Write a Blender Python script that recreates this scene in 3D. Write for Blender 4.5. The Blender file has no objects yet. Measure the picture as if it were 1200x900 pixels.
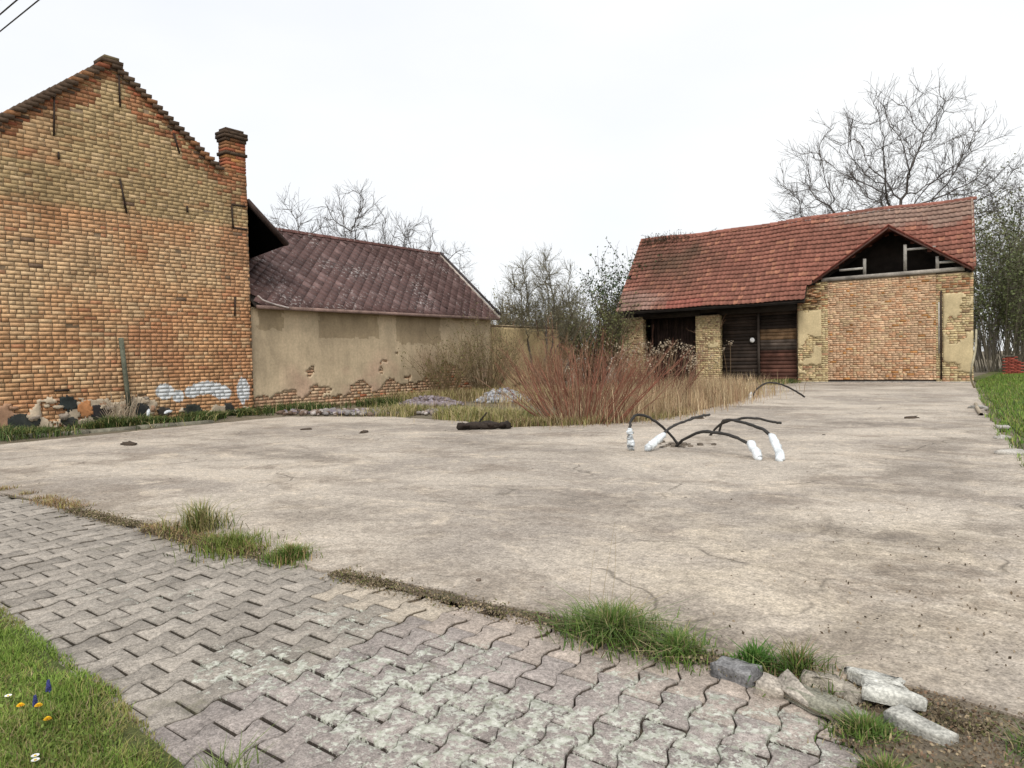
import bpy, math, random
import numpy as np
from mathutils import Matrix, Vector

sc = bpy.context.scene
C = sc.collection
rng = np.random.default_rng(7)
random.seed(7)
rad = math.radians

# ------------------------------------------------------------------ camera
def cam_axes(yaw, pitch, roll):
    cy, sy, cp, sp = math.cos(yaw), math.sin(yaw), math.cos(pitch), math.sin(pitch)
    f = Vector((sy*cp, cy*cp, sp)); r = Vector((cy, -sy, 0)); u = r.cross(f)
    return (math.cos(roll)*r + math.sin(roll)*u, -math.sin(roll)*r + math.cos(roll)*u, f)
_r, _u, _f = cam_axes(rad(-37.487), rad(-1.867), rad(-1.254))
cd = bpy.data.cameras.new('camera'); cam = bpy.data.objects.new('camera', cd); C.objects.link(cam)
cam.matrix_world = Matrix(((_r.x, _u.x, -_f.x, 0), (_r.y, _u.y, -_f.y, 0), (_r.z, _u.z, -_f.z, 1.3), (0, 0, 0, 1)))
cd.sensor_width = 36; cd.lens = 36*850/1200; cd.clip_end = 3000; cd.clip_start = 0.05
sc.camera = cam

# ------------------------------------------------------------------ sky, sun, exposure
SUN_EL, SUN_AZ = 48.0, 150.0            # azimuth clockwise from +Y (behind the camera, to its right)
w = bpy.data.worlds.new('World'); sc.world = w; w.use_nodes = True
nt = w.node_tree; nt.nodes.clear()
def wn(t, **k):
    n = nt.nodes.new(t)
    for a, b in k.items(): setattr(n, a, b)
    return n
sky = wn('ShaderNodeTexSky', sky_type='NISHITA', sun_disc=False, sun_elevation=rad(SUN_EL), sun_rotation=rad(SUN_AZ))
sky.air_density = 1.0; sky.dust_density = 3.0
bg1 = wn('ShaderNodeBackground'); bg1.inputs[1].default_value = 0.08
nt.links.new(sky.outputs[0], bg1.inputs[0])
tc = wn('ShaderNodeTexCoord'); mp = wn('ShaderNodeMapping'); mp.inputs['Scale'].default_value = (1, 1, 2.6)
nz = wn('ShaderNodeTexNoise'); nz.inputs['Scale'].default_value = 1.7; nz.inputs['Detail'].default_value = 6; nz.inputs['Roughness'].default_value = 0.5
cr = wn('ShaderNodeValToRGB'); cr.color_ramp.elements[0].position = 0.3; cr.color_ramp.elements[1].position = 0.68
cr.color_ramp.elements[0].color = (0.82, 0.845, 0.885, 1); cr.color_ramp.elements[1].color = (0.93, 0.935, 0.93, 1)
nt.links.new(tc.outputs['Generated'], mp.inputs[0]); nt.links.new(mp.outputs[0], nz.inputs['Vector']); nt.links.new(nz.outputs[0], cr.inputs[0])
bg2 = wn('ShaderNodeBackground'); bg2.inputs[1].default_value = 0.80; nt.links.new(cr.outputs[0], bg2.inputs[0])
mx = wn('ShaderNodeMixShader'); mx.inputs[0].default_value = 0.9
wo = wn('ShaderNodeOutputWorld')
nt.links.new(bg1.outputs[0], mx.inputs[1]); nt.links.new(bg2.outputs[0], mx.inputs[2]); nt.links.new(mx.outputs[0], wo.inputs[0])
sl = bpy.data.lights.new('sun', 'SUN'); sl.energy = 1.4; sl.angle = rad(22); sl.color = (1, 0.96, 0.9)
sun = bpy.data.objects.new('sun', sl); C.objects.link(sun)
_sd = Vector((math.sin(rad(SUN_AZ))*math.cos(rad(SUN_EL)), math.cos(rad(SUN_AZ))*math.cos(rad(SUN_EL)), math.sin(rad(SUN_EL))))
sun.rotation_euler = _sd.to_track_quat('Z', 'Y').to_euler()
sun.location = (5, -8, 20)
vs = sc.view_settings; vs.view_transform = 'Standard'; vs.look = 'None'; vs.gamma = 1; vs.use_curve_mapping = False
vs.exposure = 0.58

# ------------------------------------------------------------------ mesh helpers
class MB:
    """collects verts / uniform face arrays / face colours and links them as ONE mesh object"""
    def __init__(s): s.V = []; s.F = []; s.Cc = []; s.n = 0
    def add(s, v, f, col=(.5, .5, .5)):
        v = np.asarray(v, float).reshape(-1, 3); f = np.asarray(f, int)
        if f.ndim == 1: f = f[None]
        c = np.asarray(col, float)
        if c.ndim == 1: c = np.tile(c, (len(f), 1))
        s.V.append(v); s.F.append(f + s.n); s.Cc.append(c); s.n += len(v)
    def mesh(s, name, mat=None, smooth=False):
        me = bpy.data.meshes.new(name)
        V = np.concatenate(s.V); me.vertices.add(len(V)); me.vertices.foreach_set('co', V.ravel())
        loops = np.concatenate([f.ravel() for f in s.F])
        cnt = np.concatenate([np.full(len(f), f.shape[1]) for f in s.F])
        st = np.concatenate([[0], np.cumsum(cnt)[:-1]])
        me.loops.add(len(loops)); me.loops.foreach_set('vertex_index', loops.astype(np.int32))
        me.polygons.add(len(cnt)); me.polygons.foreach_set('loop_start', st.astype(np.int32))
        if smooth: me.polygons.foreach_set('use_smooth', np.ones(len(cnt), bool))
        me.update(calc_edges=True); me.validate()
        if len(me.polygons) == len(cnt):
            a = me.attributes.new('col', 'FLOAT_COLOR', 'FACE')
            cc = np.concatenate(s.Cc); a.data.foreach_set('color', np.c_[cc, np.ones(len(cc))].ravel())
        if mat: me.materials.append(mat)
        return me
    def build(s, name, mat=None, parent=None, smooth=False):
        return link(name, s.mesh(name, mat, smooth), parent)
def link(name, me, parent=None, col=None):
    o = bpy.data.objects.new(name, me); C.objects.link(o); o.parent = parent
    if col is not None: o.color = (*[float(x) for x in col], 1)
    return o
def empty(name, loc=(0, 0, 0), rz=0):
    o = bpy.data.objects.new(name, None); C.objects.link(o); o.location = loc; o.rotation_euler = (0, 0, rz); o.empty_display_size = .2
    return o
def tag(o, label=None, cat=None, group=None, kind=None):
    if label: o['label'] = label
    if cat: o['category'] = cat
    if group: o['group'] = group
    if kind: o['kind'] = kind
    return o
BOXF = np.array([[0, 3, 2, 1], [4, 5, 6, 7], [0, 1, 5, 4], [1, 2, 6, 5], [2, 3, 7, 6], [3, 0, 4, 7]])
def box(mb, lo, hi, col=(.5, .5, .5), jit=0):
    x0, y0, z0 = lo; x1, y1, z1 = hi
    v = np.array([[x0, y0, z0], [x1, y0, z0], [x1, y1, z0], [x0, y1, z0], [x0, y0, z1], [x1, y0, z1], [x1, y1, z1], [x0, y1, z1]], float)
    if jit: v += rng.normal(0, jit, v.shape)
    mb.add(v, BOXF, col)
def obox(mb, c, ax, ay, az, col=(.5, .5, .5), jit=0):
    """oriented box: centre and three half-axis vectors"""
    c, ax, ay, az = map(lambda q: np.asarray(q, float), (c, ax, ay, az))
    s = [(-1, -1, -1), (1, -1, -1), (1, 1, -1), (-1, 1, -1), (-1, -1, 1), (1, -1, 1), (1, 1, 1), (-1, 1, 1)]
    v = np.array([c + a*ax + b*ay + d*az for a, b, d in s])
    if jit: v += rng.normal(0, jit, v.shape)
    mb.add(v, BOXF, col)
def beam(mb, p, q, wd, ht, col=(.5, .5, .5), up=(0, 0, 1)):
    p, q = np.asarray(p, float), np.asarray(q, float); d = q - p; L = np.linalg.norm(d); d /= L
    s = np.cross(d, up); s /= np.linalg.norm(s); t = np.cross(s, d)
    obox(mb, (p + q)/2, d*L/2, s*wd/2, t*ht/2, col)
def plane_boxes(mb, U, Z, Wd, Ht, O, ud, nd, depth, cols, jit=.003, pj=.004):
    """many bricks on a vertical plane through O: along ud, facing nd. no back face"""
    N = len(U); ud = np.asarray(ud, float); nd = np.asarray(nd, float); O = np.asarray(O, float)
    if N == 0: return
    pr = rng.normal(0, pj, N)
    su = np.array([-1, 1, 1, -1, -1, 1, 1, -1])/2; sz = np.array([-1, -1, 1, 1, -1, -1, 1, 1])/2; sn = np.array([0, 0, 0, 0, 1, 1, 1, 1])
    uu = U[:, None] + su*Wd[:, None] + rng.normal(0, jit, (N, 8)); zz = Z[:, None] + sz*Ht[:, None] + rng.normal(0, jit, (N, 8))
    nn = np.where(sn[None] > 0, pr[:, None] + rng.normal(0, jit*.25, (N, 8)), -depth)
    v = O + uu[..., None]*ud + nn[..., None]*nd; v[..., 2] += zz
    f = np.array([[4, 5, 6, 7], [0, 1, 5, 4], [1, 2, 6, 5], [2, 3, 7, 6], [3, 0, 4, 7]])
    if np.cross(ud, (0, 0, 1)) @ nd < 0: f = f[:, ::-1]
    F = (np.arange(N)[:, None, None]*8 + f).reshape(-1, 4)
    mb.add(v.reshape(-1, 3), F, np.repeat(cols, 5, 0))
def courses(u0, u1, z0, z1, L=.262, h=.0785, j=.0155, hdr=.35):
    """brick bond: list of (u, z, w, h) rows with mixed stretchers and headers"""
    out = []; z = z0; k = 0
    while z + h <= z1 + .02:
        k += 1; hd = k % 2 == 0; u = u0 - (.25 + (.5*(k % 4 < 2)))*L + random.gauss(0, .012)
        while u < u1:
            wl = L/2 - j/2 if (hd and random.random() < .75) or random.random() < hdr*.3 else L
            wl += random.gauss(0, .003)
            a, b = max(u, u0), min(u + wl, u1)
            if b - a > .04: out.append(((a + b)/2, z + h/2, b - a, h))
            u += wl + j
        z += h + j
    return np.array(out)
def vnoise(x, y, seed=0):
    x = np.asarray(x, float); y = np.asarray(y, float)
    xi, yi = np.floor(x).astype(int), np.floor(y).astype(int); xf, yf = x - xi, y - yi
    def hsh(a, b):
        n = (a*374761393 + b*668265263 + seed*974711) & 0x7fffffff
        n = ((n ^ (n >> 13))*1274126177) & 0x7fffffff
        return ((n ^ (n >> 16)) & 0xffff)/65535.
    s, t = xf*xf*(3 - 2*xf), yf*yf*(3 - 2*yf)
    return (hsh(xi, yi)*(1-s) + hsh(xi+1, yi)*s)*(1-t) + (hsh(xi, yi+1)*(1-s) + hsh(xi+1, yi+1)*s)*t
def fbm(x, y, seed=0, o=4):
    r = 0; a = .5
    x = np.asarray(x, float); y = np.asarray(y, float)
    for i in range(o): r = r + a*vnoise(x, y, seed + i*17); x = x*2.03; y = y*2.03; a /= 2
    return r/(1 - .5**o)
def tubes(mb, P, R, S=4, col=(.1, .1, .1)):
    """N polylines of K points each -> tapered tubes"""
    P = np.asarray(P, float); R = np.asarray(R, float); N, K = R.shape
    T = np.gradient(P, axis=1); T /= np.linalg.norm(T, axis=2, keepdims=True) + 1e-9
    ref = np.where(np.abs(T[:, :1, 2:3]) > .9, np.array([1., 0, 0]), np.array([0, 0, 1.]))
    A = np.cross(T, np.broadcast_to(ref, T.shape)); A /= np.linalg.norm(A, axis=2, keepdims=True) + 1e-9; B = np.cross(T, A)
    th = np.arange(S)*2*np.pi/S
    ring = P[:, :, None] + R[:, :, None, None]*(A[:, :, None]*np.cos(th)[:, None] + B[:, :, None]*np.sin(th)[:, None])
    k, s = np.meshgrid(np.arange(K-1), np.arange(S), indexing='ij'); s2 = (s+1) % S
    f = np.stack([k*S+s, k*S+s2, (k+1)*S+s2, (k+1)*S+s], -1).reshape(-1, 4)
    F = (np.arange(N)[:, None, None]*K*S + f).reshape(-1, 4)
    c = np.asarray(col, float)
    if c.ndim == 2: c = np.repeat(c, len(f), 0)
    mb.add(ring.reshape(-1, 3), F, c)
    if S > 3:
        e = np.arange(N)[:, None]*K*S
        mb.add(ring.reshape(-1, 3)[:0], np.zeros((0, S), int), np.zeros((0, 3)))
def unit(v): return v/(np.linalg.norm(v, axis=-1, keepdims=True) + 1e-9)
def grow(start, d, ln, r0, r1, K, wob=.1, up=0.):
    N = len(start); P = np.zeros((N, K, 3)); P[:, 0] = start; d = unit(np.array(d, float))
    for k in range(1, K):
        d = unit(d + rng.normal(0, wob, (N, 3)) + np.array([0, 0, up]))
        P[:, k] = P[:, k-1] + d*(np.asarray(ln)/(K-1))[:, None]
    t = np.linspace(0, 1, K)[None]
    return P, np.asarray(r0)[:, None]*(1-t) + np.asarray(r1)[:, None]*t
def sprout(P, R, per, t0, t1, amin, amax):
    N, K, _ = P.shape; idx = np.repeat(np.arange(N), per); M = len(idx)
    t = rng.uniform(t0, t1, M)*(K-1); k = np.minimum(t.astype(int), K-2); fr = (t-k)[:, None]
    pos = P[idx, k]*(1-fr) + P[idx, k+1]*fr; d = unit(P[idx, k+1]-P[idx, k])
    r = R[idx, k]*(1-fr[:, 0]) + R[idx, k+1]*fr[:, 0]
    q = rng.normal(0, 1, (M, 3)); q -= (q*d).sum(1, keepdims=True)*d; q = unit(q)
    a = rng.uniform(amin, amax, M)[:, None]
    return pos, d*np.cos(a) + q*np.sin(a), r, t/(K-1), idx
def blades(mb, pts, h, wd, lean, col, bend=.5, colj=.2):
    """grass blades: pts (N,3), heights, widths"""
    N = len(pts); h = np.broadcast_to(h, N)*rng.uniform(.55, 1.15, N); wd = np.broadcast_to(wd, N)
    az = rng.uniform(0, 2*np.pi, N); f = np.c_[np.cos(az), np.sin(az), np.zeros(N)]; s = np.c_[-np.sin(az), np.cos(az), np.zeros(N)]
    le = np.abs(rng.normal(0, lean, N))
    up = np.array([0, 0, 1.])
    m = pts + f*(le*h*.4)[:, None] + up*(h*.55)[:, None]
    t = pts + f*(le*h*(.9 + bend))[:, None] + up*(h*(1 - .35*np.minimum(le, 1.5)*bend))[:, None]
    sw = s*(wd/2)[:, None]
    v = np.stack([pts-sw, pts+sw, m-sw*.8, m+sw*.8, t], 1).reshape(-1, 3)
    b = np.arange(N)[:, None]*5
    c = np.asarray(col, float); c = np.broadcast_to(c, (N, 3))*rng.uniform(1-colj, 1+colj, (N, 1))
    mb.add(v, b + np.array([0, 1, 3, 2]), c); mb.add(np.zeros((0, 3)), (b + np.array([2, 3, 4])) - len(v), c)
def leaves(mb, pts, size, col, colj=.3, tri=False):
    N = len(pts); n = unit(rng.normal(0, 1, (N, 3))); a = unit(np.cross(n, rng.normal(0, 1, (N, 3)))); b = np.cross(n, a)
    sz = (np.broadcast_to(size, N)*rng.uniform(.6, 1.3, N))[:, None]
    v = np.stack([pts, pts + a*sz*.5 + b*sz*.32, pts + a*sz, pts + a*sz*.5 - b*sz*.32], 1).reshape(-1, 3)
    c = np.broadcast_to(np.asarray(col, float), (N, 3))*rng.uniform(1-colj, 1+colj, (N, 1))
    mb.add(v, np.arange(N)[:, None]*4 + np.arange(4), c)
def stone_mesh(mb, c, sx, sy, sz, col, rz=0, seed=0, rough=.18, n=(5, 8)):
    """one irregular faceted stone"""
    R = np.random.default_rng(seed); a, b = n; v = [[0, 0, -1]]
    for i in range(1, a):
        ph = -math.pi/2 + math.pi*i/a
        for j in range(b):
            t = 2*math.pi*(j + .5*(i % 2))/b; v.append([math.cos(ph)*math.cos(t), math.cos(ph)*math.sin(t), math.sin(ph)])
    v.append([0, 0, 1]); v = np.array(v); v = np.sign(v)*np.abs(v)**.72
    v *= 1 + R.normal(0, rough, (len(v), 1)); v *= np.array([sx, sy, sz])
    cz, szn = math.cos(rz), math.sin(rz); v = np.c_[v[:, 0]*cz - v[:, 1]*szn, v[:, 0]*szn + v[:, 1]*cz, v[:, 2]] + np.asarray(c)
    f4 = []; f3 = []
    for j in range(b):
        j2 = (j+1) % b; f3.append([0, 1+j2, 1+j]); L = 1+(a-2)*b; f3.append([len(v)-1, L+j, L+j2])
        for i in range(a-2): f4.append([1+i*b+j, 1+i*b+j2, 1+(i+1)*b+j2, 1+(i+1)*b+j])
    n0 = len(v); mb.add(v, f4, col); mb.add(np.zeros((0, 3)), np.array(f3) - n0, col)
def prism(mb, poly, z0, z1, col=(.5, .5, .5), bev=0.0, side=None):
    """vertical prism from a plan outline (counter-clockwise), bevelled top"""
    p = np.asarray(poly, float); n = len(p); c = p.mean(0)
    rings = [np.c_[p, np.full(n, z0)]]
    if bev:
        rings.append(np.c_[p, np.full(n, z1-bev)]); d = unit(p-c); rings.append(np.c_[p - d*bev*1.2, np.full(n, z1)])
    else: rings.append(np.c_[p, np.full(n, z1)])
    v = np.concatenate(rings); k = len(rings); f = []
    for i in range(k-1):
        for j in range(n): f.append([i*n+j, i*n+(j+1) % n, (i+1)*n+(j+1) % n, (i+1)*n+j])
    fc = np.tile(np.asarray(col, float), (len(f), 1))
    if side is not None:
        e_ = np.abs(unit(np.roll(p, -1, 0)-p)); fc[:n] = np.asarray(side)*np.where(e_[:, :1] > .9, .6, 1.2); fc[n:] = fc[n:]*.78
    mb.add(v, f, fc); mb.add(np.zeros((0, 3)), np.array([[(k-1)*n+j for j in range(n)]]) - len(v), col)

# ------------------------------------------------------------------ materials
class NB:
    def __init__(s, name):
        s.m = bpy.data.materials.new(name); s.m.use_nodes = True; s.t = s.m.node_tree; s.t.nodes.clear()
        s.out = s.t.nodes.new('ShaderNodeOutputMaterial'); s.b = s.t.nodes.new('ShaderNodeBsdfPrincipled')
        s.t.links.new(s.b.outputs[0], s.out.inputs[0]); s.b.inputs['Specular IOR Level'].default_value = .25
        s.pos = s.n('ShaderNodeNewGeometry').outputs['Position']
    def put(s, sock, v):
        if isinstance(v, bpy.types.NodeSocket): s.t.links.new(v, sock)
        elif isinstance(v, (tuple, list)) and sock.type == 'RGBA': sock.default_value = (*v[:3], 1)
        else: sock.default_value = v
    def n(s, t, ins={}, **k):
        nd = s.t.nodes.new(t)
        for a, b in k.items(): setattr(nd, a, b)
        for a, b in ins.items(): s.put(nd.inputs[a], b)
        return nd
    def math(s, op, a, b=0., c=0., clamp=False): return s.n('ShaderNodeMath', {0: a, 1: b, 2: c}, operation=op, use_clamp=clamp).outputs[0]
    def noise(s, scale, detail=4, rough=.55, dist=0., vec=None, sv=None):
        v = vec or s.pos
        if sv: v = s.n('ShaderNodeMapping', {0: v, 'Scale': sv}).outputs[0]
        return s.n('ShaderNodeTexNoise', {'Vector': v, 'Scale': scale, 'Detail': detail, 'Roughness': rough, 'Distortion': dist}).outputs[0]
    def ramp(s, f, lo, hi, a=0., b=1.): return s.n('ShaderNodeMapRange', {0: f, 1: lo, 2: hi, 3: a, 4: b}).outputs[0]
    def mix(s, f, a, b, mode='MIX'):
        nd = s.n('ShaderNodeMix', data_type='RGBA', blend_type=mode); s.put(nd.inputs[0], f); s.put(nd.inputs[6], a); s.put(nd.inputs[7], b); return nd.outputs[2]
    def attr(s, name='col'): return s.n('ShaderNodeAttribute', attribute_name=name).outputs[0]
    def objcol(s): return s.n('ShaderNodeObjectInfo').outputs['Color']
    def xyz(s): return s.n('ShaderNodeSeparateXYZ', {0: s.pos}).outputs
    def bump(s, h, st=.3, d=.02): s.put(s.b.inputs['Normal'], s.n('ShaderNodeBump', {'Height': h, 'Strength': st, 'Distance': d}).outputs[0])
    def done(s, col, rough=.85): s.put(s.b.inputs['Base Color'], col); s.put(s.b.inputs['Roughness'], rough); return s.m
    def blob(s, cx, cy, cz, rx, ry, rz):
        """soft ellipsoid mask 1 inside .. 0 outside"""
        v = s.n('ShaderNodeMapping', {0: s.pos, 'Location': (-cx/rx, -cy/ry, -cz/rz), 'Scale': (1/rx, 1/ry, 1/rz)}).outputs[0]
        L = s.n('ShaderNodeVectorMath', {0: v}, operation='LENGTH').outputs['Value']
        return s.ramp(L, .6, 1.25, 1, 0)

def simple(name, src='attr', sc1=6., amt=.35, sc2=60., amt2=.2, rough=.85, bump=.3, bd=.01, spec=.25):
    """generic weathered material; src = 'attr' (face colour), 'obj' (object colour) or an rgb"""
    m = NB(name); c = m.attr() if src == 'attr' else m.objcol() if src == 'obj' else src
    n1 = m.noise(sc1, 5); n2 = m.noise(sc2, 3)
    k = m.math('MULTIPLY', m.ramp(n1, .3, .7, 1-amt, 1+amt), m.ramp(n2, .3, .7, 1-amt2, 1+amt2))
    g = m.n('ShaderNodeCombineXYZ', {0: k, 1: k, 2: k}).outputs[0]
    if bump: m.bump(m.math('ADD', n1, m.math('MULTIPLY', n2, .5)), bump, bd)
    m.b.inputs['Specular IOR Level'].default_value = spec
    return m.done(m.mix(1., c, g, 'MULTIPLY'), rough)

def mk_concrete():
    m = NB('yard_concrete')
    n1 = m.noise(.32, 7, .6, .6); n2 = m.noise(1.0, 7, .66, .4, sv=(.8, 1.25, 1)); n3 = m.noise(9, 5, .7); n4 = m.noise(70, 3, .7); n5 = m.noise(2.6, 6, .65, .5)
    c = m.mix(m.ramp(n1, .42, .58), (.325, .282, .238), (.49, .428, .355))
    c = m.mix(m.ramp(n2, .50, .66, 0, .75), c, (.22, .178, .14))
    c = m.mix(m.ramp(n5, .54, .68, 0, .8), c, (.56, .475, .375))
    c = m.mix(m.ramp(m.noise(.8, 8, .7, .8, sv=(.8, 1.4, 1)), .585, .70, 0, .6), c, (.17, .138, .108))
    yy = m.xyz()[1]
    dirt = m.math('MULTIPLY', m.ramp(yy, 3.0, 3.75, 1, 0), m.ramp(m.noise(2.4, 7, .72, .5), .40, .62))
    lt = m.ramp(m.noise(.9, 7, .65, .8, sv=(.7, 1.5, 1)), .56, .68, 0, .7); c = m.mix(lt, c, (.57, .485, .385))
    # bleached, sandy top towards the street corner
    sand = m.math('MULTIPLY', m.blob(-1.0, 4.6, 0, 1.6, 1.6, 5), m.ramp(m.noise(1.6, 6, .7, .6), .38, .6))
    c = m.mix(m.math('MULTIPLY', sand, .75), c, (.52, .445, .345))
    st = m.math('MULTIPLY', m.blob(-.45, 4.5, 0, .9, .7, 5), m.ramp(m.noise(3.5, 6, .75, .3), .4, .58))
    c = m.mix(m.math('MULTIPLY', st, .6), c, (.2, .155, .115))
    c = m.mix(m.math('MULTIPLY', dirt, .7), c, (.19, .152, .115))
    for (bx, by, brx, bry, ba) in [(-6.2, 31.2, 4.2, 1.1, .8), (-2.9, 14.6, .9, 1.0, .7), (-5.5, 17.8, 1.8, .7, .6), (-9.5, 6.3, 2.2, .4, .65), (-3.2, 5.6, 1.6, .4, .5), (-1.2, 5.6, .4, .25, .75), (-6.5, 8.6, 2.4, .5, .55), (-1.0, 25, .8, 2.0, .6), (-12.5, 7.5, 1.6, .8, .5), (-5.2, 4.0, 1.4, .5, .5), (-11, 10.2, 1.8, .5, .5)]:
        bs = m.math('MULTIPLY', m.blob(bx, by, 0, brx, bry, 5), m.ramp(m.noise(1.7, 7, .72, .5), .40, .58)); c = m.mix(m.math('MULTIPLY', bs, ba), c, (.17, .142, .115))
    ew = m.math('MULTIPLY', m.blob(-.9, 12, 0, 1.1, 14, 5), m.ramp(m.noise(1.1, 7, .72, .6), .46, .62)); c = m.mix(m.math('MULTIPLY', ew, .6), c, (.17, .14, .11))
    k = m.math('MULTIPLY', m.math('MULTIPLY', m.ramp(n3, .3, .7, .84, 1.16), m.ramp(m.noise(26, 4, .75), .3, .7, .66, 1.34)), m.ramp(n4, .3, .7, .6, 1.38))
    sp = m.n('ShaderNodeTexVoronoi', {'Vector': m.pos, 'Scale': 52., 'Randomness': 1.}).outputs
    peb = m.math('MULTIPLY', m.ramp(sp[0], .15, .38, 1, 0), m.ramp(m.noise(1.3, 5, .7), .4, .58))
    c = m.mix(1., c, m.n('ShaderNodeCombineXYZ', {0: k, 1: k, 2: k}).outputs[0], 'MULTIPLY')
    c = m.mix(m.math('MULTIPLY', peb, .75), c, m.mix(m.n('ShaderNodeSeparateColor', {0: sp[1]}).outputs[0], (.1, .085, .07), (.5, .44, .36)))
    wv = m.n('ShaderNodeVectorMath', {0: m.pos, 1: m.n('ShaderNodeTexNoise', {'Vector': m.pos, 'Scale': 1.1, 'Detail': 6.}).outputs[1]}, operation='ADD').outputs[0]
    ed = m.n('ShaderNodeTexVoronoi', {'Vector': wv, 'Scale': .33}, feature='DISTANCE_TO_EDGE').outputs[0]
    crk = m.math('MULTIPLY', m.ramp(ed, .001, .007, 1, 0), m.ramp(m.noise(.9), .47, .56))
    c = m.mix(m.math('MULTIPLY', crk, .6), c, (.10, .085, .065))
    m.bump(m.math('ADD', m.math('MULTIPLY', n4, .35), m.math('SUBTRACT', m.math('ADD', n3, n5), crk)), .55, .012)
    return m.done(c, .9)
def mk_paver(src):
    m = NB('paver_concrete_' + src)
    c = m.mix(1., m.objcol(), m.attr(), 'MULTIPLY') if src == 'obj' else m.attr()
    n1 = m.noise(5, 5, .65); n2 = m.noise(45, 4, .75); n3 = m.noise(150, 2, .6)
    k = m.math('MULTIPLY', m.ramp(n1, .3, .7, .78, 1.2), m.math('MULTIPLY', m.ramp(n2, .3, .7, .58, 1.42), m.ramp(n3, .3, .7, .66, 1.34)))
    c = m.mix(1., c, m.n('ShaderNodeCombineXYZ', {0: k, 1: k, 2: k}).outputs[0], 'MULTIPLY')
    bl = None
    for (x, y, rx, ry, a) in LICHEN:
        q = m.math('MULTIPLY', m.blob(x, y, 0, rx, ry, 3), a)
        bl = q if bl is None else m.math('MAXIMUM', bl, q)
    f = m.math('ADD', m.math('ADD', m.noise(13, 7, .78, .3), m.math('MULTIPLY', bl, .16)), m.math('MULTIPLY', m.math('SUBTRACT', n2, .5), .34))
    f = m.math('MULTIPLY', m.ramp(f, .635, .66), m.ramp(bl, 0, .15))
    lc = m.mix(m.ramp(m.noise(38, 4, .7), .35, .65), (.28, .29, .225), (.62, .62, .55))
    c = m.mix(m.math('MULTIPLY', f, .92), c, lc)
    g2 = m.ramp(m.math('ADD', m.noise(3.1, 5, .7), m.math('MULTIPLY', m.math('SUBTRACT', n2, .5), .3)), .62, .72)
    c = m.mix(m.math('MULTIPLY', g2, .5), c, (.13, .125, .075))
    m.bump(m.math('ADD', m.math('ADD', m.math('MULTIPLY', n1, .4), n2), m.math('MULTIPLY', f, .4)), .5, .004)
    return m.done(c, .92)
LICHEN = [(-1.95, 2.05, .45, .22, 1.), (-1.5, 2.05, .4, .28, .9), (-2.35, 1.95, .35, .3, .8), (-1.1, 2.2, .45, .3, .9), (-2.75, 1.75, .4, .25, .8), (-.85, 2.45, .35, .3, .8),
          (-1.75, 1.75, .7, .3, .85), (-2.9, 2.35, .4, .2, .55), (-1.35, 2.55, .3, .16, .6), (-2.15, 2.35, .3, .2, .7), (-1.2, 1.7, .8, .4, .8), (-4.2, 2.0, .6, .3, .3)]
def mk_brick(src):
    m = NB('old_brick_' + src)
    c = m.objcol() if src == 'obj' else m.attr()
    n1 = m.noise(1.1, 6, .65, .3); n2 = m.noise(16, 4, .7); n3 = m.noise(60, 3, .7)
    k = m.math('MULTIPLY', m.ramp(n1, .3, .7, .78, 1.2), m.math('MULTIPLY', m.ramp(n2, .3, .7, .76, 1.24), m.ramp(n3, .3, .7, .8, 1.2)))
    c = m.mix(1., c, m.n('ShaderNodeCombineXYZ', {0: k, 1: k, 2: k}).outputs[0], 'MULTIPLY')
    # flaking whitewash daubed low on the gable wall
    bl = None
    for (y, z, ry, rz) in [(9.25, .70, .26, .22), (9.58, .56, .17, .18), (10.35, .74, .48, .19), (10.82, .60, .33, .2), (9.98, .66, .22, .18), (11.44, .64, .21, .38)]:
        q = m.blob(-18.2, y, z, .6, ry, rz); bl = q if bl is None else m.math('MAXIMUM', bl, q)
    f = m.ramp(m.math('ADD', bl, m.math('MULTIPLY', m.math('SUBTRACT', m.noise(4, 6, .75, sv=(1, 2.2, .8)), .5), 1.9)), .42, .62)
    c = m.mix(m.math('MULTIPLY', f, m.ramp(bl, 0, .2, 0, .9)), c, (.66, .70, .72))
    so = m.math('MULTIPLY', m.ramp(m.noise(.55, 7, .7, .8), .58, .74), .55)
    c = m.mix(so, c, (.11, .085, .055))
    m.bump(m.math('ADD', n2, n3), .25, .006)
    return m.done(c, .9)
def mk_plaster():
    m = NB('ochre_render'); c = m.attr()
    n1 = m.noise(.9, 6, .65, .4); n2 = m.noise(2.2, 6, .7, .2, sv=(1, 1.6, .28)); n3 = m.noise(14, 5, .7); n4 = m.noise(70, 3)
    k = m.math('MULTIPLY', m.math('MULTIPLY', m.ramp(n1, .3, .7, .82, 1.16), m.ramp(n2, .3, .7, .84, 1.14)), m.math('MULTIPLY', m.ramp(n3, .3, .7, .86, 1.14), m.ramp(n4, .3, .7, .9, 1.1)))
    c = m.mix(1., c, m.n('ShaderNodeCombineXYZ', {0: k, 1: k, 2: k}).outputs[0], 'MULTIPLY')
    c = m.mix(m.math('MULTIPLY', m.ramp(n2, .60, .70), .35), c, (.16, .125, .075))
    m.bump(m.math('ADD', n3, m.math('MULTIPLY', n4, .4)), .4, .01)
    return m.done(c, .92)
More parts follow.
